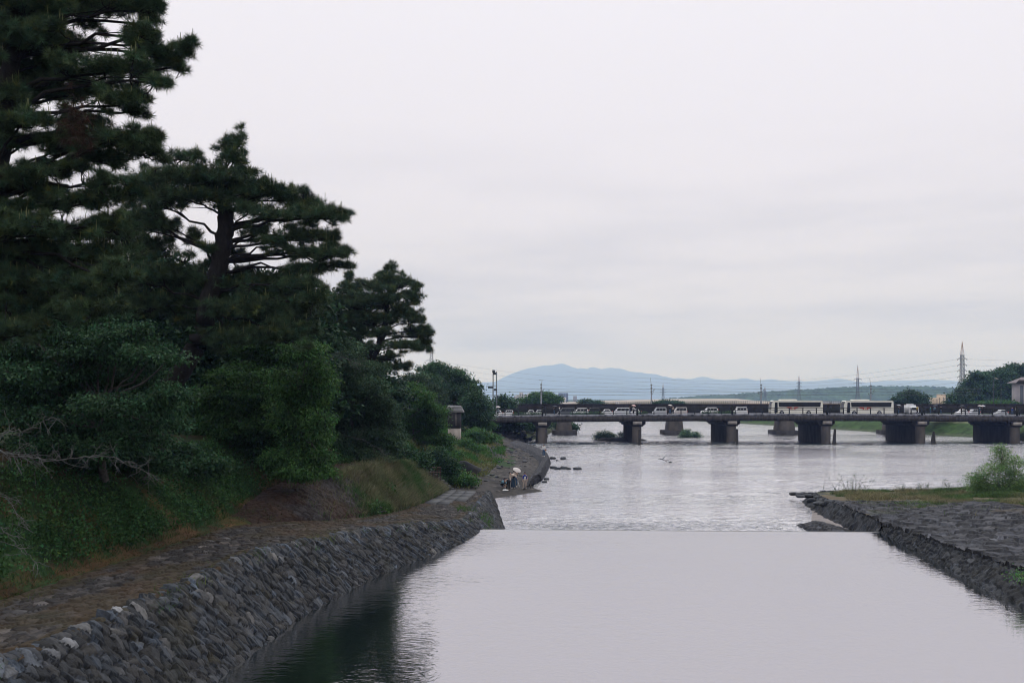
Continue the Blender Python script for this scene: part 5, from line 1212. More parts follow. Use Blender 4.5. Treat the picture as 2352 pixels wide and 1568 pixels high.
def car(label, kind, col, x0, x1, y, group='cars on the road bridge', rails=False, ztop=None, mname=None, flip=False):
    lo, cab, W = KINDS[kind]; L = x1 - x0; xc = (x0 + x1) / 2; z = 5.52 + float(cam_z(xc))
    root = local('car', label, 'car', (xc, y, z), math.pi if flip else 0, group)
    sx = L; pm = paint(mname, col); h = W / 2
    b = MB(); n = len(lo)
    def section(pl, y0, inset=0.): return np.array([(p[0] * sx, y0, p[1]) for p in pl])
    b.prism([(p[0] * sx, p[1]) for p in lo], 1, -h, h)
    rings = [(-h + .03, 1.0), (-h + .10, 1.0)]
    m = len(cab); v = []
    for p in cab:
        k = (p[1] - cab[0][1]) / (max(c[1] for c in cab) - cab[0][1]); ins = .02 + .16 * k
        v += [(p[0] * sx, -h + ins, p[1]), (p[0] * sx, h - ins, p[1])]
    v = np.array(v); f = [(2 * i, 2 * i + 2, 2 * i + 3, 2 * i + 1) for i in range(m - 1)]
    b.add(v, f); b.add(v[0::2], [tuple(range(m))[::-1]]); b.add(v[1::2], [tuple(range(m))])
    body = b.build('body', pm, root)
    xs0, xs1 = cab[0][0] * sx, cab[-1][0] * sx; zt = max(c[1] for c in cab)
    def lerp(xa, k): # point on the side at height fraction k
        return k
    for s, nm in ((-1, 'window'), (1, 'window')):                       # side windows, set just proud of the sloped side
        zb, z2 = cab[0][1] + .06, zt - .13; k0 = .06 / (zt - cab[0][1]); k1 = (zt - .13 - cab[0][1]) / (zt - cab[0][1])
        ya, yb = s * (h - .02 - .16 * k0 + .006), s * (h - .02 - .16 * k1 + .006)
        fx0, fx1 = np.interp(zb, [cab[0][1], cab[1][1]], [cab[0][0], cab[1][0]]) * sx + .14, np.interp(z2, [cab[0][1], cab[1][1]], [cab[0][0], cab[1][0]]) * sx + .14
        bx0, bx1 = np.interp(zb, [cab[-1][1], cab[-2][1]], [cab[-1][0], cab[-2][0]]) * sx - .18, np.interp(z2, [cab[-1][1], cab[-2][1]], [cab[-1][0], cab[-2][0]]) * sx - .18
        cuts = np.linspace(0, 1, 4); b = MB()
        for a, c in zip(cuts[:-1], cuts[1:]):
            a += .012; c -= .012
            q = [(fx0 + (bx0 - fx0) * a, ya, zb), (fx0 + (bx0 - fx0) * c, ya, zb), (fx1 + (bx1 - fx1) * c, yb, z2), (fx1 + (bx1 - fx1) * a, yb, z2)]
            b.add(q, [(0, 1, 2, 3) if s < 0 else (3, 2, 1, 0)])
        b.build('window', m_glass, root)
    b = MB(); o = .012
    p, q = cab[0], cab[1]; b.add([(p[0] * sx + .05 - o, -h + .1, p[1] + .05), (p[0] * sx + .05 - o, h - .1, p[1] + .05), (q[0] * sx - .01 - o, h - .24, q[1] - .04), (q[0] * sx - .01 - o, -h + .24, q[1] - .04)], [(0, 3, 2, 1)])
    b.build('windshield', m_glass, root)
    for s in (-1, 1):
        b = MB(); b.box((-.492 * sx, s * (h - .25), .66), (.10, .36, .14)); b.build('headlight', m_lampw, root)
        b = MB(); b.box((.497 * sx, s * (h - .14), .85 if kind != 'suv' else 1.15), (.10, .22, .34)); b.build('taillight', m_lampr, root)
        for wx in (-.33, .31): wheel(root, wx * sx, s * (h - .10), s)
    if rails:
        b = MB()
        for s in (-1, 1): b.tube([(-.08 * sx, s * (h - .3), zt + .06), (.38 * sx, s * (h - .3), zt + .06)], .03, 5)
        b.build('roof_rail', m_dsteel, root)
    return root
def X_(px, Y=209.): return (px - CX) / FPX * Y
W_, S_, K_, D_ = (.72, .71, .70), (.45, .46, .48), (.012, .013, .015), (.10, .11, .12)
CARS = [('compact white car nearest the left end of the bridge','sedan',W_,1133,1155,'white paint a'),
 ('white estate car with roof rails near the left end of the bridge','wagon',W_,1153,1179,'white paint a'),
 ('white sedan just left of the left concrete pole','sedan',W_,1204,1231,'white paint a'),
 ('white compact car directly below the left concrete pole','wagon',(.6,.6,.6),1226,1246,'white paint b'),
 ('dark grey van following the white off-roader','van',D_,1280,1321,'dark grey paint'),
 ('tall white off-roader with roof rails left of a black van','suv',W_,1312,1351,'white paint a'),
 ('black van between the white off-roader and a white sedan','van',K_,1347,1378,'black paint'),
 ('white sedan right behind the black van','sedan',W_,1376,1407,'white paint a'),
 ('silver-white people carrier approaching the second pier post','van',(.62,.63,.64),1408,1446,'silver paint'),
 ('white hatchback half hidden by the second pier post','sedan',W_,1444,1472,'white paint a'),
 ('grey minivan right of the middle concrete pole','van',S_,1499,1530,'grey paint'),
 ('pale beige van close behind the grey minivan','van',(.55,.50,.47),1545,1577,'beige paint'),
 ('white estate with orange tail lamps alone before the third pier post','suv',W_,1610,1648,'white paint a'),
 ('white van just right of the third pier post','van',W_,1684,1715,'white paint a')]
for lab, kd, col, a, c, mn in CARS: car(lab, kd, col, X_(a, 207.3), X_(c, 207.3), 207.3, rails='rails' in lab, mname=mn)
car('white car with an open umbrella passing beside it right of the pylon', 'sedan', W_, X_(2196, 207.3), X_(2222, 207.3), 207.3, mname='white paint a')
car('silver sedan beside two white umbrellas near the right edge', 'wagon', S_, X_(2222, 207.3), X_(2248, 207.3), 207.3, mname='grey paint')
car('silver sedan furthest right on the bridge', 'sedan', S_, X_(2285, 207.3), X_(2312, 207.3), 207.3, mname='grey paint')
# small truck seen from the front
tr = local('truck', 'small white box truck seen head-on behind the second bus', 'truck', (X_(2095, 213), 213, 5.52 + float(cam_z(84))), 0, None)
b = MB(); b.prism([(-1.6, .35), (-1.62, 1.0), (-1.35, 1.75), (-.3, 1.8), (-.3, .35)], 0, -.8, .8); b.build('cab', paint('white paint a', W_), tr)
b = MB(); b.box((0, 1.2, 1.35), (1.4, 2.9, 1.7)); b.box((0, 1.2, 2.3), (.95, 1.6, .22)); b.build('cargo_box', paint('white paint b', (.6, .6, .6)), tr)
b = MB(); b.add([(-.68, -1.60, 1.05), (.68, -1.60, 1.05), (.62, -1.39, 1.68), (-.62, -1.39, 1.68)], [(0, 1, 2, 3)]); b.build('windshield', m_glass, tr)
for s in (-1, 1):
    b = MB(); b.box((s * .6, -1.63, .7), (.3, .06, .18)); b.build('headlight', m_lampw, tr)
    for yy in (-1.1, 1.8): wheel(tr, s * .65, yy, s, .28) if False else None
b = MB()
for s in (-1, 1):
    for yy in (-1.0, 1.7): b.tube([(s * .62, yy, .28), (s * .80, yy, .28)], .28, 14)
b.build('wheel', m_tyre, tr)

# coaches
def coach(label, px0, px1, Y, tail):
    x0, x1 = X_(px0, Y), X_(px1, Y); L = x1 - x0; xc = (x0 + x1) / 2; root = local('coach', label, 'bus', (xc, Y, 5.5 + float(cam_z(xc))), 0, 'cream coaches queuing on the bridge')
    h = L / 2; cream = paint('cream paint', (.84, .81, .71)); b = MB()
    pr = [(-h, .35), (-h - .02, 1.1), (-h + .08, 2.2), (-h + .35, 3.0), (-h + .6, 3.12), (h - .25, 3.12), (h - .06, 2.98), (h, 2.6), (h, .4)]
    W = 2.45 / 2; v = []
    for y, ins in ((-W + .10, .07), (-W, 0), (W, 0), (W - .10, .07)):
        v.append([(x + (-np.sign(x)) * ins, y, z - (ins if z > 2 else 0)) for x, z in pr])
    v = np.array(v); n = len(pr)
    for k in range(3): b.add(np.vstack([v[k], v[k + 1]]), [(i, (i + 1) % n, n + (i + 1) % n, n + i) for i in range(n)])
    b.add(v[0], [tuple(range(n))[::-1]]); b.add(v[3], [tuple(range(n))]); b.build('body', cream, root)
    for s in (-1, 1):
        y = s * (W + .012); b = MB(); q = np.array([(-h + 1.60, 1.78), (h - .55, 1.78), (h - .42, 2.74), (-h + 1.48, 2.74)])
        b.add([(p[0], y, p[1]) for p in q], [(0, 1, 2, 3) if s < 0 else (3, 2, 1, 0)]); b.build('window_band', m_glass, root)
    b = MB(); b.add([(-h + .62, -W - .012, .5), (-h + 1.30, -W - .012, .5), (-h + 1.30, -W - .012, 2.72), (-h + .75, -W - .012, 2.72)], [(0, 1, 2, 3)]); b.build('door', m_glass, root)
    b = MB(); b.add([(-h - .035, -W + .12, 1.25), (-h + .065, -W + .12, 2.25), (-h + .31, -W + .16, 2.92), (-h + .31, W - .16, 2.92), (-h + .065, W - .12, 2.25), (-h - .035, W - .12, 1.25)], [(0, 1, 4, 5), (1, 2, 3, 4)]); b.build('windshield', m_glass, root)
    b = MB(); b.prism([(-h + 1.9, 3.12), (-h + 2.2, 3.34), (-h + 5.2, 3.36), (-h + 5.5, 3.30), (-h + 5.55, 3.12)], 1, -.85, .85); b.build('air_conditioner', cream, root)
    red = paint('red emblem', (.55, .06, .03)); b = MB()                                    # paired red winged emblem on the flank
    yy = -W - .014; e = -h + 4.5
    def poly(pts): b.add([(e + p[0], yy, p[1]) for p in pts], [tuple(range(len(pts)))])
    poly([(-1.35, 1.70), (-1.05, 1.55), (-.65, 1.42), (-.30, 1.18), (-.22, 1.45), (-.22, 1.70)]); poly([(1.30, 1.70), (1.0, 1.55), (.75, 1.42), (.35, 1.18), (.28, 1.45), (.32, 1.70)])
    b.build('emblem', red, root)
    b = MB(); poly([(-.03, 1.2), (.1, 1.2), (.1, 1.5), (-.03, 1.5)]); poly([(.0, 1.52), (.07, 1.52), (.05, 1.62), (.02, 1.62)]); b.build('emblem_mark', paint('orange mark', (.75, .30, .04)), root)
    b = MB(); r = np.random.default_rng(4); x = 2.2                                          # flowing script line, unreadable at this distance in the photograph
    for seg in range(2):
        t = np.linspace(0, 1, 26); xs = h - 5.0 + .9 * 0 + (-.4 + seg * 2.2) + t * 1.35; zs = 1.46 + .07 * np.sin(t * 22) * np.cos(t * 5) + .02 * r.normal(size=26)
        b.tube(np.stack([xs, np.full(26, -W - .016), zs], -1), .022, 4)
    b.build('script', paint('green lettering', (.10, .13, .10)), root)
    for s in (-1, 1):
        for wx in (-h + 2.2, h - 3.0): wheel(root, wx, s * (W - .12), s, .48)
        b = MB(); b.box((-h - .02, s * .9, .85), (.1, .4, .22)); b.build('headlight', m_lampw, root)
        b = MB(); b.box((h, s * 1.05, 1.1), (.06, .2, .5)); b.build('taillight', m_lampr, root)
    b = MB()
    for s in (-1, 1): b.tube([(-h + .3, s * W, 2.75), (-h - .25, s * (W + .15), 2.6), (-h - .28, s * (W + .15), 2.2)], [.03, .05, .09], 6)
    b.build('mirror', m_dsteel, root)
coach('cream coach with dark windows and a red winged emblem, left of the two', 1768.5, 1886, 212, 0)
coach('cream coach with dark windows and a red winged emblem, right of the two', 1934, 2047.5, 212, 0)

# ------------------------------------------------------------------ people
m_skin = M('skin', (.45, .29, .22), .6, .08, 3); m_hair = M('black hair', (.018, .015, .013), .6, .2, 9)
CL = {}
def cloth(name, col): return M(name, col, .9, .15, 6, .1)
def skin_obj(name, verts, edges, radii, mat, parent, roots=(0,), sub=1):
    me = bpy.data.meshes.new(name); me.from_pydata([tuple(map(float, v)) for v in verts], edges, []); me.update()
    o = bpy.data.objects.new(name, me); COL.objects.link(o); o.parent = parent
    md = o.modifiers.new('skin', 'SKIN'); md.use_smooth_shade = True
    sv = me.skin_vertices[0].data
    for i, rd in enumerate(radii):
        rd = (rd, rd) if np.isscalar(rd) else rd; sv[i].radius = rd; sv[i].use_root = i in roots
    ss = o.modifiers.new('smooth', 'SUBSURF'); ss.levels = sub; ss.render_levels = sub
    me.materials.append(mat); return o
STAND = dict(pelvis=(0,0,.93), waist=(0,0,1.06), chest=(0,0,1.27), neck=(0,0,1.44), head=(0,-.015,1.52), top=(0,-.01,1.64),
 shl=(-.17,0,1.38), shr=(.17,0,1.38), ell=(-.22,.01,1.12), elr=(.22,.01,1.12), wrl=(-.23,-.06,.90), wrr=(.23,-.06,.90), hal=(-.23,-.08,.82), har=(.23,-.08,.82),
 hil=(-.09,0,.90), hir=(.09,0,.90), knl=(-.10,-.02,.50), knr=(.10,-.02,.50), anl=(-.10,.02,.09), anr=(.10,.02,.09), tol=(-.11,-.13,.03), tor=(.11,-.13,.03))
def person(label, loc, rz, shirt, legs, hair=.0, pose=None, shoes=(.7, .7, .68), coat=None, skirt=None, sleeves=True, scale=1.0, group=None, legmat=None):
    J = dict(STAND); J.update(pose or {}); J = {k: np.array(v, float) for k, v in J.items()}
    root = local('person', label, 'person', loc, rz, group); root.scale = (scale,) * 3
    K = ['pelvis','waist','chest','neck','head','top','shl','ell','wrl','hal','shr','elr','wrr','har','hil','knl','anl','tol','hir','knr','anr','tor']
    rad = {'pelvis':.115,'waist':.10,'chest':.125,'neck':.052,'head':.085,'top':.075,'shl':.055,'ell':.040,'wrl':.027,'hal':.032,'shr':.055,'elr':.040,'wrr':.027,'har':.032,'hil':.085,'knl':.055,'anl':.036,'tol':.034,'hir':.085,'knr':.055,'anr':.036,'tor':.034}
    E = [('pelvis','waist'),('waist','chest'),('chest','neck'),('neck','head'),('head','top'),('chest','shl'),('shl','ell'),('ell','wrl'),('wrl','hal'),('chest','shr'),('shr','elr'),('elr','wrr'),('wrr','har'),('pelvis','hil'),('hil','knl'),('knl','anl'),('anl','tol'),('pelvis','hir'),('hir','knr'),('knr','anr'),('anr','tor')]
    V = [J[k] for k in K]; RD = [rad[k] for k in K]; ED = [(K.index(a), K.index(b_)) for a, b_ in E]; roots = [0]
    fw = nrm(np.cross(J['shr'] - J['shl'], J['neck'] - J['chest'])) * -1                          # facing direction
    up = nrm(J['top'] - J['neck']); hf = nrm(np.array([0, -1., 0]) - up * np.dot([0, -1., 0], up)) if pose is None or 'facing' not in pose else nrm(np.array(pose['facing'], float))
    hc = (J['head'] + J['top']) / 2
    V += [hc + hf * .095 - up * .01]; RD += [.016]; ED += [(K.index('head'), len(V) - 1)]           # nose ridge
    for s in ('l', 'r'):                                                                          # five fingers per hand
        d = nrm(J['ha' + s] - J['wr' + s]); sd = nrm(np.cross(d, [0, 1, .2]))
        for q, (o_, L) in enumerate(((-.028, .062), (-.010, .075), (.009, .08), (.027, .07))):
            a = J['ha' + s] + sd * o_ + d * .012; i = len(V); V += [a, a + d * L * .55 - [0, .006, 0], a + d * L - [0, .022, 0]]; RD += [.0095, .0085, .007]; ED += [(i, i + 1), (i + 1, i + 2)]; roots.append(i)
        a = J['ha' + s] - d * .02 + sd * (.03 if s == 'l' else -.03); i = len(V); V += [a, a + d * .03 + sd * (.018 if s == 'l' else -.018) - [0, .01, 0], a + d * .055 + sd * (.02 if s == 'l' else -.02) - [0, .02, 0]]; RD += [.011, .010, .008]; ED += [(i, i + 1), (i + 1, i + 2)]; roots.append(i)
    skin_obj('body', V, ED, RD, m_skin, root, roots)
    b = MB()
    for s in (-1, 1): b.sphere(hc + hf * .083 + np.cross(up, hf) * .03 * s + up * .012, .011, 6, 5)
    b.build('eyes', m_hair, root)
    k = ['pelvis','waist','chest','neck','shl','ell','wrl','shr','elr','wrr']; e = [('pelvis','waist'),('waist','chest'),('chest','neck'),('chest','shl'),('shl','ell'),('ell','wrl'),('chest','shr'),('shr','elr'),('elr','wrr')]
    pp = {q: J[q] for q in k}; pp['neck'] = J['neck'] * .7 + J['chest'] * .3; pp['wrl'] = J['wrl'] * .85 + J['ell'] * .15; pp['wrr'] = J['wrr'] * .85 + J['elr'] * .15
    rs = dict(pelvis=.140, waist=.130, chest=.160, neck=.075, shl=.092, ell=.062, wrl=.046, shr=.092, elr=.062, wrr=.046)
    if coat is not None: k = k[:4]; e = e[:3]
    if not sleeves: k = [q for q in k if q not in ('wrl', 'wrr')]; e = [q for q in e if q[1] not in ('wrl', 'wrr')]
    skin_obj('shirt', [pp[q] for q in k], [(k.index(a), k.index(c)) for a, c in e], [rs[q] for q in k], shirt, root)
    if coat is not None:                                                # open cardigan: two sleeves and two front panels
        k2 = ['chest','shl','ell','wrl','shr','elr','wrr']; v2 = [pp[q] + [0, .05, 0] for q in k2]; e2 = [(0, 1), (1, 2), (2, 3), (0, 4), (4, 5), (5, 6)]; r2 = [.15, .095, .075, .058, .095, .075, .058]
        for s, sh in ((-1, 'shl'), (1, 'shr')):
            i = len(v2); v2 += [J[sh] * .6 + J['waist'] * .4 + [s * .055, -.02, 0], J['pelvis'] + [s * .155, -.02, .02]]; e2 += [(1 if s < 0 else 4, i), (i, i + 1)]; r2 += [(.085, .15), (.075, .14)]
        skin_obj('cardigan', v2, e2, r2, coat, root)
    if skirt is None:
        k3 = ['pelvis','hil','knl','anl','hir','knr','anr']; pk = {q: J[q] for q in k3}; pk['anl'] = J['anl'] + [0, 0, .03]; pk['anr'] = J['anr'] + [0, 0, .03]
        skin_obj('trousers', [pk[q] for q in k3], [(0, 1), (1, 2), (2, 3), (0, 4), (4, 5), (5, 6)], [.135, .105, .082, .068, .105, .082, .068], legs, root)
    else:
        b = MB(); c = (J['anl'] + J['anr']) / 2; t = np.linspace(0, 1, 7)
        n = 20; th = np.arange(n) / n * 2 * np.pi
        rows = [np.stack([(J['waist'][0] * (1 - q) + c[0] * q) + np.cos(th) * (.135 + skirt * q ** .7) * (1 + .06 * np.sin(th * 6) * q), (J['waist'][1] * (1 - q) + c[1] * q) + np.sin(th) * (.12 + skirt * .8 * q), np.full(n, J['waist'][2] * (1 - q) + (c[2] + .05) * q)], -1) for q in t]
        G_ = np.stack(rows); G_ = np.concatenate([G_, G_[:, :1]], 1); b.grid(G_); b.build('skirt', legs, root, smooth=True)
    for s in ('l', 'r'):
        a, t = J['an' + s], J['to' + s]; skin_obj('shoe', [a + [0, .02, -.03], (a + t) / 2 + [0, 0, -.005], t], [(0, 1), (1, 2)], [.052, .05, .042], cloth('shoe %s' % (shoes,), shoes), root)
    b = MB(); n, m = 14, 8; ph = np.linspace(-.15, np.pi / 2, m); th = np.arange(n) / n * 2 * np.pi                # hair cap, longer at the back
    rt = np.cross(hf, up); pts = []
    for p_ in ph:
        row = []
        for a in th:
            dirv = np.cos(p_) * (np.cos(a) * rt + np.sin(a) * hf) + np.sin(p_) * up
            fr = max(0, np.sin(a)); ln = 0 if p_ > .3 else hair * (1 - fr ** .5) * (1 - (p_ + .15) / .45)
            q = hc + dirv * .112 - up * ln + up * .012 + (hf * -.02)
            if p_ < .35 and fr > .35: q = hc + dirv * .085 + up * .05 * fr
            row.append(q)
        pts.append(row + [row[0]])
    b.grid(np.array(pts)); b.build('hair', m_hair, root, smooth=True)
    return root
def umbrella(label, c, axis, r0, mat, handle=.75, group=None, closed=False, ribs=8):
    """open or folded umbrella; c = crown point, axis = direction from grip to crown"""
    a = nrm(np.array(axis, float)); x = nrm(np.cross(a, [.1, .9, .3])); y = np.cross(a, x); c = np.array(c, float)
    root = thing('umbrella', label, 'umbrella', c, group=group); b = MB()
    if closed:
        b.tube([c, c - a * .12, c - a * .45, c - a * .62], [.008, .028, .045, .02], 8); b.build('canopy', mat, root)
        b = MB(); b.tube([c + a * .05, c - a * .8], .008, 6); b.tube([c - a * .8, c - a * .84 + x * .02, c - a * .84 + x * .06, c - a * .8 + x * .075], .012, 6); b.build('shaft', m_dsteel, root); return root
    rows = []
    for k, f in enumerate(np.linspace(0, 1, 6)):
        rr = r0 * f; row = []
        for i in range(ribs * 2 + 1):
            th = i / (ribs * 2) * 2 * np.pi; sc = 1 if i % 2 == 0 else 1 - .07 * f; dz = r0 * .42 * f ** 2 - (0 if i % 2 == 0 else .03 * r0 * f)
            row.append(c + (np.cos(th) * x + np.sin(th) * y) * rr * sc - a * dz)
        rows.append(row)
    b.grid(np.array(rows)); b.build('canopy', mat, root)
    b = MB(); b.tube([c + a * .06, c - a * handle], .009, 6); b.tube([c - a * handle, c - a * (handle + .05) + x * .02, c - a * (handle + .05) + x * .05], .012, 6); b.build('shaft', m_steel, root)
    b = MB()
    for i in range(ribs):
        th = i / ribs * 2 * np.pi; d = np.cos(th) * x + np.sin(th) * y; b.tube([c - a * .02, c + d * r0 * .5 - a * (r0 * .105 + .015), c + d * r0 * .98 - a * (r0 * .40 + .01)], .004, 3, cap=False)
    b.build('ribs', m_steel, root); return root
def feet(px, py, dz=0.):
    Y = 95.
    for _ in range(12):
        x = (px - CX) / FPX * Y; z = left_z(x, Y) + dz; Y = (CAMZ - z) * FPX / (py - HY)
    return np.array([(px - CX) / FPX * Y, Y, left_z((px - CX) / FPX * Y, Y) + .02 + dz])
G = None
white, cream, black, jeans, dskirt = cloth('white cloth', (.68, .66, .63)), cloth('cream cloth', (.62, .50, .42)), cloth('black cloth', (.014, .014, .015)), cloth('blue denim', (.055, .10, .17)), cloth('dark blue cloth', (.022, .04, .062))
lblue, blue, beige, tan = cloth('pale blue cloth', (.16, .29, .36)), cloth('royal blue cloth', (.03, .055, .26)), cloth('beige cloth', (.44, .35, .29)), cloth('tan leather', (.30, .14, .06))
# woman in a royal blue cardigan
f5 = feet(1205.4, 1122.7)
person('woman in a royal blue cardigan and beige trousers standing on the gravel', f5, .15, white, beige, .24, dict(knl=(-.13,-.04,.5), anl=(-.17,-.02,.09), tol=(-.23,-.13,.03), elr=(.24,.03,1.12), wrr=(.26,-.08,.95), har=(.27,-.11,.87)), coat=blue, scale=.97)
p = f5 + [.30, -.12, .82]; umbrella('folded dark umbrella leaning on the gravel in the hand of the woman in blue', p + np.array([.30, -.12, -.80]), (.33, -.13, -.88), .1, black, closed=True)
# person in a cream top bending to the left, dark skirt
f3 = feet(1179, 1121.7)
lean = dict(waist=(-.02,0,1.05), chest=(-.13,-.04,1.24), neck=(-.24,-.07,1.37), head=(-.30,-.09,1.44), top=(-.37,-.12,1.54), shl=(-.30,-.04,1.27), shr=(.02,0,1.34), ell=(-.33,-.08,1.02), wrl=(-.27,-.16,.80), hal=(-.26,-.18,.72), elr=(.20,.02,1.20), wrr=(.33,-.06,1.05), har=(.37,-.09,.99), anl=(-.12,-.05,.09), tol=(-.17,-.2,.03))
person('person in a cream top and dark skirt leaning over the group on the gravel', f3, 0, cream, dskirt, .02, lean, skirt=.10)
bg_ = local('shoulder_bag', 'black crossbody bag on the person in the cream top', 'bag', f3)
b = MB(); b.sphere((.05, -.19, 1.12), (.15, .07, .10), 12, 8); b.build('pouch', black, bg_)
b = MB(); b.tube([(.02, -.16, 1.16), (-.10, -.18, 1.26), (-.21, -.13, 1.36), (-.22, .05, 1.37), (-.02, .14, 1.22), (.10, .02, 1.10)], .014, 5); b.build('strap', black, bg_)
umbrella('long clear folded umbrella used as a stick by the person in the cream top', f3 + [.60, -.16, .12], (.28, -.09, -.93), .1, cloth('clear plastic', (.5, .5, .5)), closed=True)
# person with the white umbrella behind
f4 = feet(1184, 1118.4)
person('person in blue jeans half hidden under the white umbrella', f4, .3, cream, jeans, .04, dict(head=(-.10,-.06,1.50), top=(-.13,-.08,1.61), elr=(.24,-.08,1.16), wrr=(.12,-.2,1.28), har=(.08,-.22,1.33)))
umbrella('open white umbrella tilted back behind the leaning person on the gravel', f4 + [.20, -.05, 1.80], (.30, -.40, .75), .43, M('umbrella white', (.78, .70, .66), .6, .05, 2, transl=.3), .5)
# bending person in black
f2 = feet(1166.4, 1127)
bend = dict(pelvis=(.04,.10,.86), waist=(.02,.02,.97), chest=(-.02,-.20,1.03), neck=(-.05,-.36,.98), head=(-.06,-.42,.93), top=(-.07,-.50,.85), shl=(-.19,-.27,.98), shr=(.14,-.27,1.0), ell=(-.22,-.34,.72), wrl=(-.17,-.42,.50), hal=(-.16,-.44,.42), elr=(.18,-.34,.74), wrr=(.06,-.42,.52), har=(.04,-.44,.44),
 hil=(-.07,.10,.84), hir=(.11,.10,.84), knl=(-.10,.0,.46), knr=(.13,.0,.46), anl=(-.11,.03,.09), anr=(.14,.03,.09), tol=(-.12,-.12,.03), tor=(.15,-.12,.03), facing=(0, -.6, -.8))
person('person dressed in black bending double over the gravel', f2, -.5, black, black, .06, bend, shoes=(.015, .015, .015))
# squatting person in pale blue
f1 = feet(1154.6, 1120.5)
squat = dict(pelvis=(0,.18,.38), waist=(0,.10,.42), chest=(0,-.06,.62), neck=(0,-.18,.76), head=(0,-.24,.82), top=(0,-.29,.92), shl=(-.16,-.10,.70), shr=(.16,-.10,.70), ell=(-.22,-.26,.50), wrl=(-.12,-.42,.36), hal=(-.10,-.47,.30), elr=(.22,-.26,.50), wrr=(.12,-.42,.36), har=(.10,-.47,.30),
 hil=(-.13,.08,.33), hir=(.13,.08,.33), knl=(-.17,-.24,.46), knr=(.17,-.24,.46), anl=(-.13,.0,.09), anr=(.13,.0,.09), tol=(-.15,-.15,.03), tor=(.15,-.15,.03), facing=(0, -.8, -.6))
person('person in a pale blue shirt squatting beside the one in black on the gravel', f1, .9, lblue, black, .10, squat, shoes=(.05, .04, .03))
b = MB(); q = f2 + [-.22, -.35, .05]; b.add([q + [-.3, -.05, .0], q + [.25, -.12, .0], q + [.3, .16, .05], q + [-.2, .1, .10], q + [0, 0, .13]], [(0, 1, 4), (1, 2, 4), (2, 3, 4), (3, 0, 4)]); b.add([q + [-.3, -.05, 0], q + [.25, -.12, 0], q + [.3, .16, .05], q + [-.2, .1, .10]], [(0, 3, 2, 1)])
tag(b.build('paper_bag', white), 'crumpled white bag on the gravel at the feet of the person in black', 'bag')
# woman on the groyne
p6 = P(1249, 1049.4, 8.02 * FPX / (1049.4 - HY)); p6[2] = .98 + .06
person('woman in a white top and blue jeans standing alone on the curved groyne', p6, -.2, white, jeans, .16, dict(elr=(.25,.0,1.14), wrr=(.20,-.12,1.0), har=(.17,-.16,.96)))
bb = local('shoulder_bag', 'tan and black shoulder bag on the woman standing on the groyne', 'bag', p6)
b = MB(); b.box((.25, -.02, .88), (.24, .14, .22), rz=.1); b.build('pouch', tan, bb)
b = MB(); b.tube([(.22, -.05, .98), (.20, -.05, 1.2), (.14, -.08, 1.40), (.13, .08, 1.40), (.26, .10, 1.15), (.28, .02, .98)], .035, 5); b.build('strap', black, bb)
# pedestrians on the bridge pavement
PED = [(1144,'pedestrian under a white umbrella at the left end of the bridge',lblue,'white',.05),(1273,'pedestrian under a dark umbrella left of the first pier post',black,'dark',0),(1285,'pedestrian in dark clothes right behind the dark umbrella by the first pier post',white,None,0),
 (1447,'tall pedestrian in black next to the pink umbrella',black,None,0),(1455,'pedestrian under a pink umbrella at the second pier post',white,'pink',.06),(1539,'pedestrian under a white umbrella between the grey minivan and the beige van',black,'white',.05),(1546,'pedestrian with bare head beside the umbrella holder near the beige van',beige,None,.02),
 (2064,'pedestrian under a grey umbrella just behind the second bus',black,'grey',0),(2107,'pedestrian in a yellow top beside the small truck',M('yellow cloth', (.45, .33, .05), .9, .1, 4),None,0),(2137,'pedestrian in teal next to the newel post right of the truck',M('teal cloth', (.06, .28, .27), .9, .1, 4),None,.02),
 (2147,'pedestrian under a dark umbrella right of the one in teal',lblue,'dark',0),(2161,'pedestrian in black walking left of the pylon',black,None,0),(2208,'pedestrian under a tilted black umbrella right of the pylon',black,'dark',0),(2250,'pedestrian under a white umbrella near the right end of the railing',lblue,'white',.05),
 (2257,'pedestrian under the higher of the pale umbrellas near the right end',black,'pale',0),(2325,'pedestrian in a blue top with an orange hat near the right edge',blue,None,0),(2334,'pedestrian in a white top at the right edge of the bridge',white,None,0)]
UC = dict(white=M('umbrella white', (.78, .70, .66)), dark=M('umbrella dark', (.03, .035, .045), .6, .1, 2), pink=M('umbrella pink', (.66, .42, .38), .6, .05, 2), grey=M('umbrella grey', (.30, .31, .32), .6, .05, 2), pale=M('umbrella pale', (.6, .56, .58), .6, .05, 2))
for i, (px, lab, top, um, hr) in enumerate(PED):
    Y = 202.0 + (i % 3) * .5; x = X_(px, Y); z = 5.85 + float(cam_z(x)); fr = random.Random(i); rz = fr.choice([-1.4, 1.4, .2]) if um != 'pink' else .6
    pose = dict(elr=(.23,-.08,1.16), wrr=(.14,-.2,1.28), har=(.12,-.22,1.34)) if um else dict(anl=(-.10,-.14,.10), tol=(-.10,-.28,.05), anr=(.10,.18,.12), tor=(.10,.05,.04))
    person(lab, (x, Y, z), rz, top, jeans if i % 2 else black, hr, pose, shoes=(.05, .05, .05) if i % 2 else (.6, .6, .6), group='people on the bridge pavement', scale=1.0 + .03 * (i % 3 - 1))
    if um: umbrella(lab.replace('pedestrian under a', 'open').replace('pedestrian under the', 'open').replace('open white', 'open white').replace(' umbrella', ' umbrella held up', 1), (x + .05, Y - .12, z + 1.98), (.12 if um != 'dark' else -.15, -.05, 1), .5, UC[um], .62, group='umbrellas on the bridge')

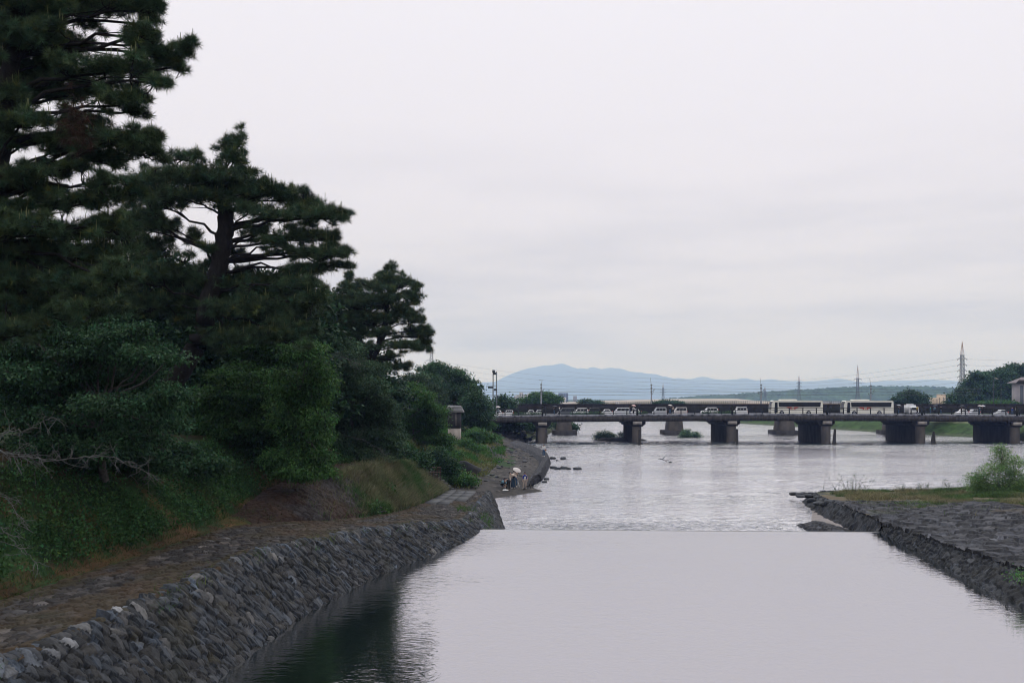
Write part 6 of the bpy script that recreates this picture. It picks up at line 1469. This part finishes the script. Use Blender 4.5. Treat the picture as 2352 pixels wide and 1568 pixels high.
# ------------------------------------------------------------------ far buildings and viaduct
m_bw = M('pale render', (.50, .46, .43), .9, .08, .2); m_bt = M('tan cladding', (.52, .40, .29), .9, .08, .2); m_bg = M('blue grey glass', (.15, .18, .25), .5, .1, .2); m_bgr = M('grey cladding', (.30, .30, .32), .9, .1, .2); m_win = M('window glass far', (.10, .11, .13), .3, .1, .2)
def building(label, Y, blocks, mat, win=None, cat='building', name='building', depth=14):
    x0 = min(q[0] for q in blocks); x1 = max(q[1] for q in blocks); c = P((x0 + x1) / 2, 925, Y); root = thing(name, label, cat, (c[0], Y, 3.2))
    for a, e, t in blocks:
        A, B = P(a, t, Y), P(e, t, Y); b = MB(); b.box(((A[0] + B[0]) / 2, Y + depth / 2, (A[2] + 2.5) / 2), (B[0] - A[0] - .02, depth, A[2] - 2.5)); b.build('wall', mat, root)
        if win:
            nx = max(2, int((B[0] - A[0]) / win[0])); nz = max(1, int((A[2] - 4) / win[1]))
            for i in range(nz):
                b = MB()
                for k_ in range(nx):
                    xx = A[0] + (k_ + .5) * (B[0] - A[0]) / nx; b.box((xx, Y - .05, 5 + (i + .5) * (A[2] - 5.6) / nz), ((B[0] - A[0]) / nx * .6, .16, (A[2] - 5.6) / nz * .45))
                b.build('window_row', m_win, root)
    return root
building('stepped pale apartment block at the foot of the mountain right of the floodlights', 1300, [(1180,1186.5,909),(1186.5,1193,907),(1193,1202,901),(1202,1212,905),(1212,1219,903),(1219,1228,906),(1228,1236,901)], m_bw, (2.2, 2.0), 'apartment block', 'apartment_building')
building('blue-grey square tower block beyond the white blocks', 1700, [(1283.5,1305,902)], m_bg, (3.5, 3), 'tower block', 'tower_building', 20)
building('leftmost of three small white blocks below the blue-grey tower', 1200, [(1278.5,1284.5,912)], m_bw, None)
building('middle one of three small white blocks below the blue-grey tower', 1200, [(1286.5,1291.5,912)], m_bw, None)
building('rightmost of three small white blocks below the blue-grey tower', 1200, [(1294,1300.5,912)], m_bw, None)
building('small tan block right of the blue-grey tower', 1250, [(1318,1325,909)], m_bgr, None)
building('low grey house roofs right of the dark signboard', 600, [(1157,1164,921),(1164,1168,916),(1168,1175,924)], m_bgr, None, 'house', 'house')
building('long tan flat-roofed building right of the lone round tree', 650, [(2137,2190,913),(2172,2182,905)], m_bt, None)
building('low grey sheds left of the tan building', 560, [(2108,2120,921),(2120,2137,918)], m_bgr, None, 'shed', 'shed')
building('pale low houses between the two buses and the round tree', 620, [(2012,2020,921),(2020,2034,924),(2046,2060,922)], m_bgr, None, 'house', 'house')
building('white house with grey roof at the far end of the viaduct between the coaches', 520, [(1890,1910,923),(1905,1930,921)], m_bgr, None, 'house', 'house')
# viaducts
v1 = thing('highway_viaduct', 'long beige highway viaduct with a solid parapet curving across below the mountain', 'viaduct', (60, 560, 4))
def curve_strip(b, pts, Ybase, zlo, zhi, th=3.):
    for (a, t0, y0), (c, t1, y1) in zip(pts[:-1], pts[1:]):
        A, B = P(a, t0, y0), P(c, t1, y1); q = [(A[0], y0, A[2] + zlo), (B[0], y1, B[2] + zlo), (B[0], y1, B[2] + zhi), (A[0], y0, A[2] + zhi)]; q2 = [(x, y + th, z) for x, y, z in q]
        b.add(q + q2, [(0, 1, 2, 3), (5, 4, 7, 6), (3, 2, 6, 7), (1, 0, 4, 5)])
vp = [(1288,926,600),(1330,924,590),(1380,922,580),(1440,920.5,570),(1500,919,562),(1560,918,558),(1620,917.5,556),(1690,917.5,556),(1712,919.5,560),(1735,922,566),(1790,924,575)]
b = MB(); curve_strip(b, vp, 560, -2.6, .5); b.build('parapet', M('pale parapet', (.66, .57, .49), .9, .06, .05), v1)
b = MB(); curve_strip(b, [(a, t, y + .6) for a, t, y in vp], 560, -3.4, -2.6, 9); b.build('deck', m_bgr, v1)
for px in (1340, 1420, 1500, 1580, 1660, 1730): p = P(px, 925, 566); b = MB(); b.box((p[0], 568, 3), (2, 4, 8.5)); b.build('pier', m_bw, v1)
v2 = thing('road_viaduct', 'beige road bridge with a thin wire fence just above the dark railway girder', 'viaduct', (80, 470, 4))
v2p = [(1330,929,470),(1450,927.5,470),(1600,926.5,470),(1700,925.5,470),(1800,925,470),(1900,925,470),(2000,926,470)]
b = MB(); curve_strip(b, v2p, 470, -1.0, -.2, 6); b.build('deck', m_bt, v2)
b = MB(); curve_strip(b, v2p, 470, .95, 1.02, .1); curve_strip(b, v2p, 470, .35, .40, .1)
for a in np.arange(1330, 2000, 4.2): t = np.interp(a, [q[0] for q in v2p], [q[1] for q in v2p]); p = P(a, t, 470); b.box((p[0], 469.9, p[2] + .4), (.10, .10, 1.4))
b.build('fence', m_dsteel, v2)
for px in (1400, 1600, 1800): p = P(px, 930, 472); b = MB(); b.box((p[0], 473, 2), (2, 4, 7)); b.build('pier', m_bw, v2)
# grey tower house at the right edge
tw = thing('tower_house', 'grey tower house with a hipped tiled roof cut by the right edge', 'building', P(2345, 935, 300)); Y = 300; a, e = P(2339, 880, Y), P(2385, 880, Y)
b = MB(); b.box(((a[0] + e[0]) / 2, Y + 2, (a[2] + 4) / 2), (e[0] - a[0], 4, a[2] - 4)); b.build('wall', M('grey panel', (.33, .30, .31), .85, .1, .6), tw)
for q0, q1 in ((2343, 2349.5), (2362, 2368)):
    b = MB(); p0, p1 = P(q0, 885, Y), P(q1, 885, Y); b.box(((p0[0] + p1[0]) / 2, Y - .06, 8.7), (p1[0] - p0[0], .2, 8.4)); b.build('window', m_win, tw)
b = MB(); p0, p1 = P(2334, 879, Y - 1.0), P(2392, 879, Y - 1.0); q0, q1 = P(2346, 866, Y + 2), P(2375, 866, Y + 2)
b.add([(p0[0], Y - 1.0, p0[2]), (p1[0], Y - 1.0, p0[2]), (p1[0], Y + 5.0, p0[2]), (p0[0], Y + 5.0, p0[2]), (q0[0], Y + 2, q0[2]), (q1[0], Y + 2, q0[2])], [(0, 1, 5, 4), (2, 3, 4, 5), (3, 2, 1, 0)])
b.add([(p0[0], Y - 1.0, p0[2]), (q0[0], Y + 2, q0[2]), (p0[0], Y + 5.0, p0[2]), (p1[0], Y - 1.0, p0[2]), (p1[0], Y + 5.0, p0[2]), (q1[0], Y + 2, q0[2])], [(0, 1, 2), (3, 4, 5)]); b.build('roof', M('brown tiles', (.19, .16, .16), .8, .15, 1, .2, stretch=(8, 1, 1)), tw)
for k_, (px, yt, s_, lab) in enumerate(((2281.5, 872, 1, 'street lamp standing before the dark trees left of the grey tower house'), (2299, 870, -1, 'street lamp with a longer arm nearest the grey tower house'))):
    p, t = P(px, 936, 284), P(px, yt, 284); rt = thing('street_lamp', lab, 'street lamp', p, group='street lamps before the wooded rise')
    b = MB(); b.tube([p, t, t + [.3 * s_, 0, .15], t + [.8 * s_ + .4 * k_ * s_, 0, .2]], [.11, .07, .05, .05], 6); b.build('pole', m_dsteel, rt)
    b = MB(); b.box(t + np.array([1.05 * s_ + .4 * k_ * s_, 0, .18]), (.7, .3, .16)); b.build('lamp_head', m_cap, rt)
gf = thing('grey_fence', 'pale grey panel fence along the far bank below the wooded rise', 'fence', P(2275, 935, 275)); b = MB(); p0, p1 = P(2196, 929, 275), P(2380, 927, 275)
for t in np.linspace(0, 1, 24)[:-1]: b.box((p0[0] + (p1[0] - p0[0]) * (t + .02), 275, 6.6), ((p1[0] - p0[0]) / 23 - .12, .08, 1.7))
b.build('panel', m_steel, gf)
b = MB()
for t in np.linspace(0, 1, 24): b.box((p0[0] + (p1[0] - p0[0]) * t, 275.1, 6.4), (.1, .12, 2.3))
b.build('post', m_dsteel, gf)
for i, px in enumerate((2152, 2158, 2167, 2178, 2121)):
    p, t = P(px, 935, 500), P(px, (916, 913, 912, 911, 915)[i], 500); b = MB(); b.tube([p, t], [.14, .10], 6); b.box(t + [0, 0, -.6], (1.2, .1, .1))
    tag(b.build('utility_pole', m_dsteel), 'thin dark utility pole in the row before the tan building', 'pole', 'thin poles before the tan building')
for px, py, lab in ((1112 + 1, 958 + 33, 'small orange marker post on the bank under the bridge end'),):
    p = P(1118, 977, 205); p[2] = left_z(p[0], 205); b = MB(); b.tube([p, p + [0, 0, .9], p + [0, 0, 1.25]], [.18, .18, .05], 8); tag(b.build('marker_post', M('orange plastic', (.5, .16, .05), .6, .1, 2)), lab, 'post')
# far mountains and wooded hill
def ridge(name, prof, Y, depth, mat, rough, seed, base=0., nx=260, ny=26, kind='structure', bump=0.):
    pr = np.array(prof, float); xs = np.linspace(pr[0, 0], pr[-1, 0], nx)
    hh = CAMZ - (np.interp(xs, pr[:, 0], pr[:, 1]) - HY) / FPX * Y - base
    v = np.linspace(0, 1, ny); V = np.zeros((nx, ny, 3)); X0 = (xs - CX) / FPX * Y
    for j, q in enumerate(v):
        yy = Y - depth + depth * 2 * q; f = np.sin(np.pi * q) ** .8
        V[:, j] = np.stack([X0 * (1 + .0 * q), np.full(nx, yy), base + hh * f * (1 + rough * (fbm(X0 * 6 / (depth + 1) + seed, np.full(nx, q * 6.), 4) - .5) * (1 if abs(q - .5) > .02 else .25)) + bump * fbm(X0 / (bump * 2.2 + 1e-6), np.full(nx, yy / (bump * 2.2 + 1e-6)), 2) * f], -1)
    b = MB(); b.grid(V); o = b.build(name, mat, smooth=bump == 0); o['kind'] = kind; return o
m_mt = M('forested mountain', (.045, .065, .045), .95, .35, .004, detail=6); m_hill = M('wooded hill', (.05, .085, .035), .95, .5, .03, .6, detail=6, bscale=.12)
ridge('mountains', [(900,905),(1000,893),(1080,885),(1105,882),(1140,876),(1170,864),(1195,853),(1220,846.5),(1250,843),(1270,841.5),(1283,837),(1294,837),(1305,841),(1330,844),(1345,846),(1365,845),(1385,848),(1403,846),(1417,846),(1432,851),(1450,858),(1470,861.5),(1490,859.5),(1510,863),(1528,868),(1543,866),(1560,869.5),(1580,872),(1600,871),(1615,869.5),(1635,873),(1655,873),(1670,871),(1683,869),(1700,873),(1712,876),(1730,874),(1750,874.5),(1765,873),(1782,875.5),(1805,874),(1825,875),(1848,874),(1866,876),(1885,875.5),(1907,872.5),(1925,875),(1945,878),(1960,876),(1975,878.5),(2000,876),(2020,873.5),(2035,874),(2060,876.5),(2080,878),(2100,876),(2130,874),(2160,872.5),(2185,875),(2210,879),(2300,885),(2450,895),(2600,905)], 18000, 3400, m_mt, .35, 3, -8)
wp = np.array([(1540,918),(1580,914),(1620,911),(1650,908.5),(1672,909),(1700,906.5),(1740,903),(1790,900),(1830,897),(1880,894.5),(1930,891),(1960,889.5),(2000,889),(2040,888.5),(2080,889),(2110,888),(2140,889.5),(2160,892),(2185,894),(2200,897),(2300,903),(2500,915)], float); Yh = 2500.; nx, ny = 560, 100
xs = np.linspace(wp[0, 0], wp[-1, 0], nx); hh = CAMZ - (np.interp(xs, wp[:, 0], wp[:, 1]) + 1.2 - HY) / FPX * Yh - 2
q = np.linspace(0, 1, ny); X0 = (xs - CX) / FPX * Yh
V = np.zeros((nx, ny, 3)); V[..., 0] = X0[:, None]; V[..., 1] = Yh - 260 + 520 * q[None]
f = np.sin(np.pi * np.clip(q, 0, 1)) ** .7
d1, d2, rid, off = voronoi(V[..., 0] / 13, V[..., 1] / 13)
d1b, _, ridb, _ = voronoi(V[..., 0] / 6.5 + 40, V[..., 1] / 6.5)
V[..., 2] = 2 + hh[:, None] * f[None] * (1 + .12 * (fbm(V[..., 0] * .02, V[..., 1] * .02, 3) - .5)) + (np.clip(1 - d1, 0, 1) * (3.0 + 6.0 * rid[..., 2]) + np.clip(1 - d1b, 0, 1) * 2.6 - 3.6) * np.minimum(f * 3, 1)[None]
C = (.6 + .8 * rid[:-1, :-1, 5:6]) * np.array([1, 1, 1]) + (rid[:-1, :-1, 4:5] > .75) * np.array([.5, .35, .0])
b = MB(); b.grid(V, C.reshape(-1, 3)); o = b.build('wooded_hill', M('wooded hill', (.040, .068, .030), .95, .4, .05, .5, detail=6, bscale=.4, attr=True)); o['kind'] = 'structure'
# ------------------------------------------------------------------ air
hz = bpy.data.meshes.new('haze'); b = MB(); b.box((0, 11000, 340), (32000, 22800, 687)); me = b.mesh('haze', None)
o = bpy.data.objects.new('haze', me); COL.objects.link(o); o['kind'] = 'stuff'
hm = bpy.data.materials.new('haze air'); hm.use_nodes = True; t = hm.node_tree; t.nodes.remove(t.nodes['Principled BSDF'])
pv = t.nodes.new('ShaderNodeVolumePrincipled'); pv.inputs['Color'].default_value = (.36, .52, 1.0, 1); pv.inputs['Absorption Color'].default_value = (1, 1, 1, 1)
pv.inputs['Density'].default_value = .00015; pv.inputs['Anisotropy'].default_value = .25
t.links.new(pv.outputs[0], t.nodes['Material Output'].inputs['Volume']); me.materials.append(hm)
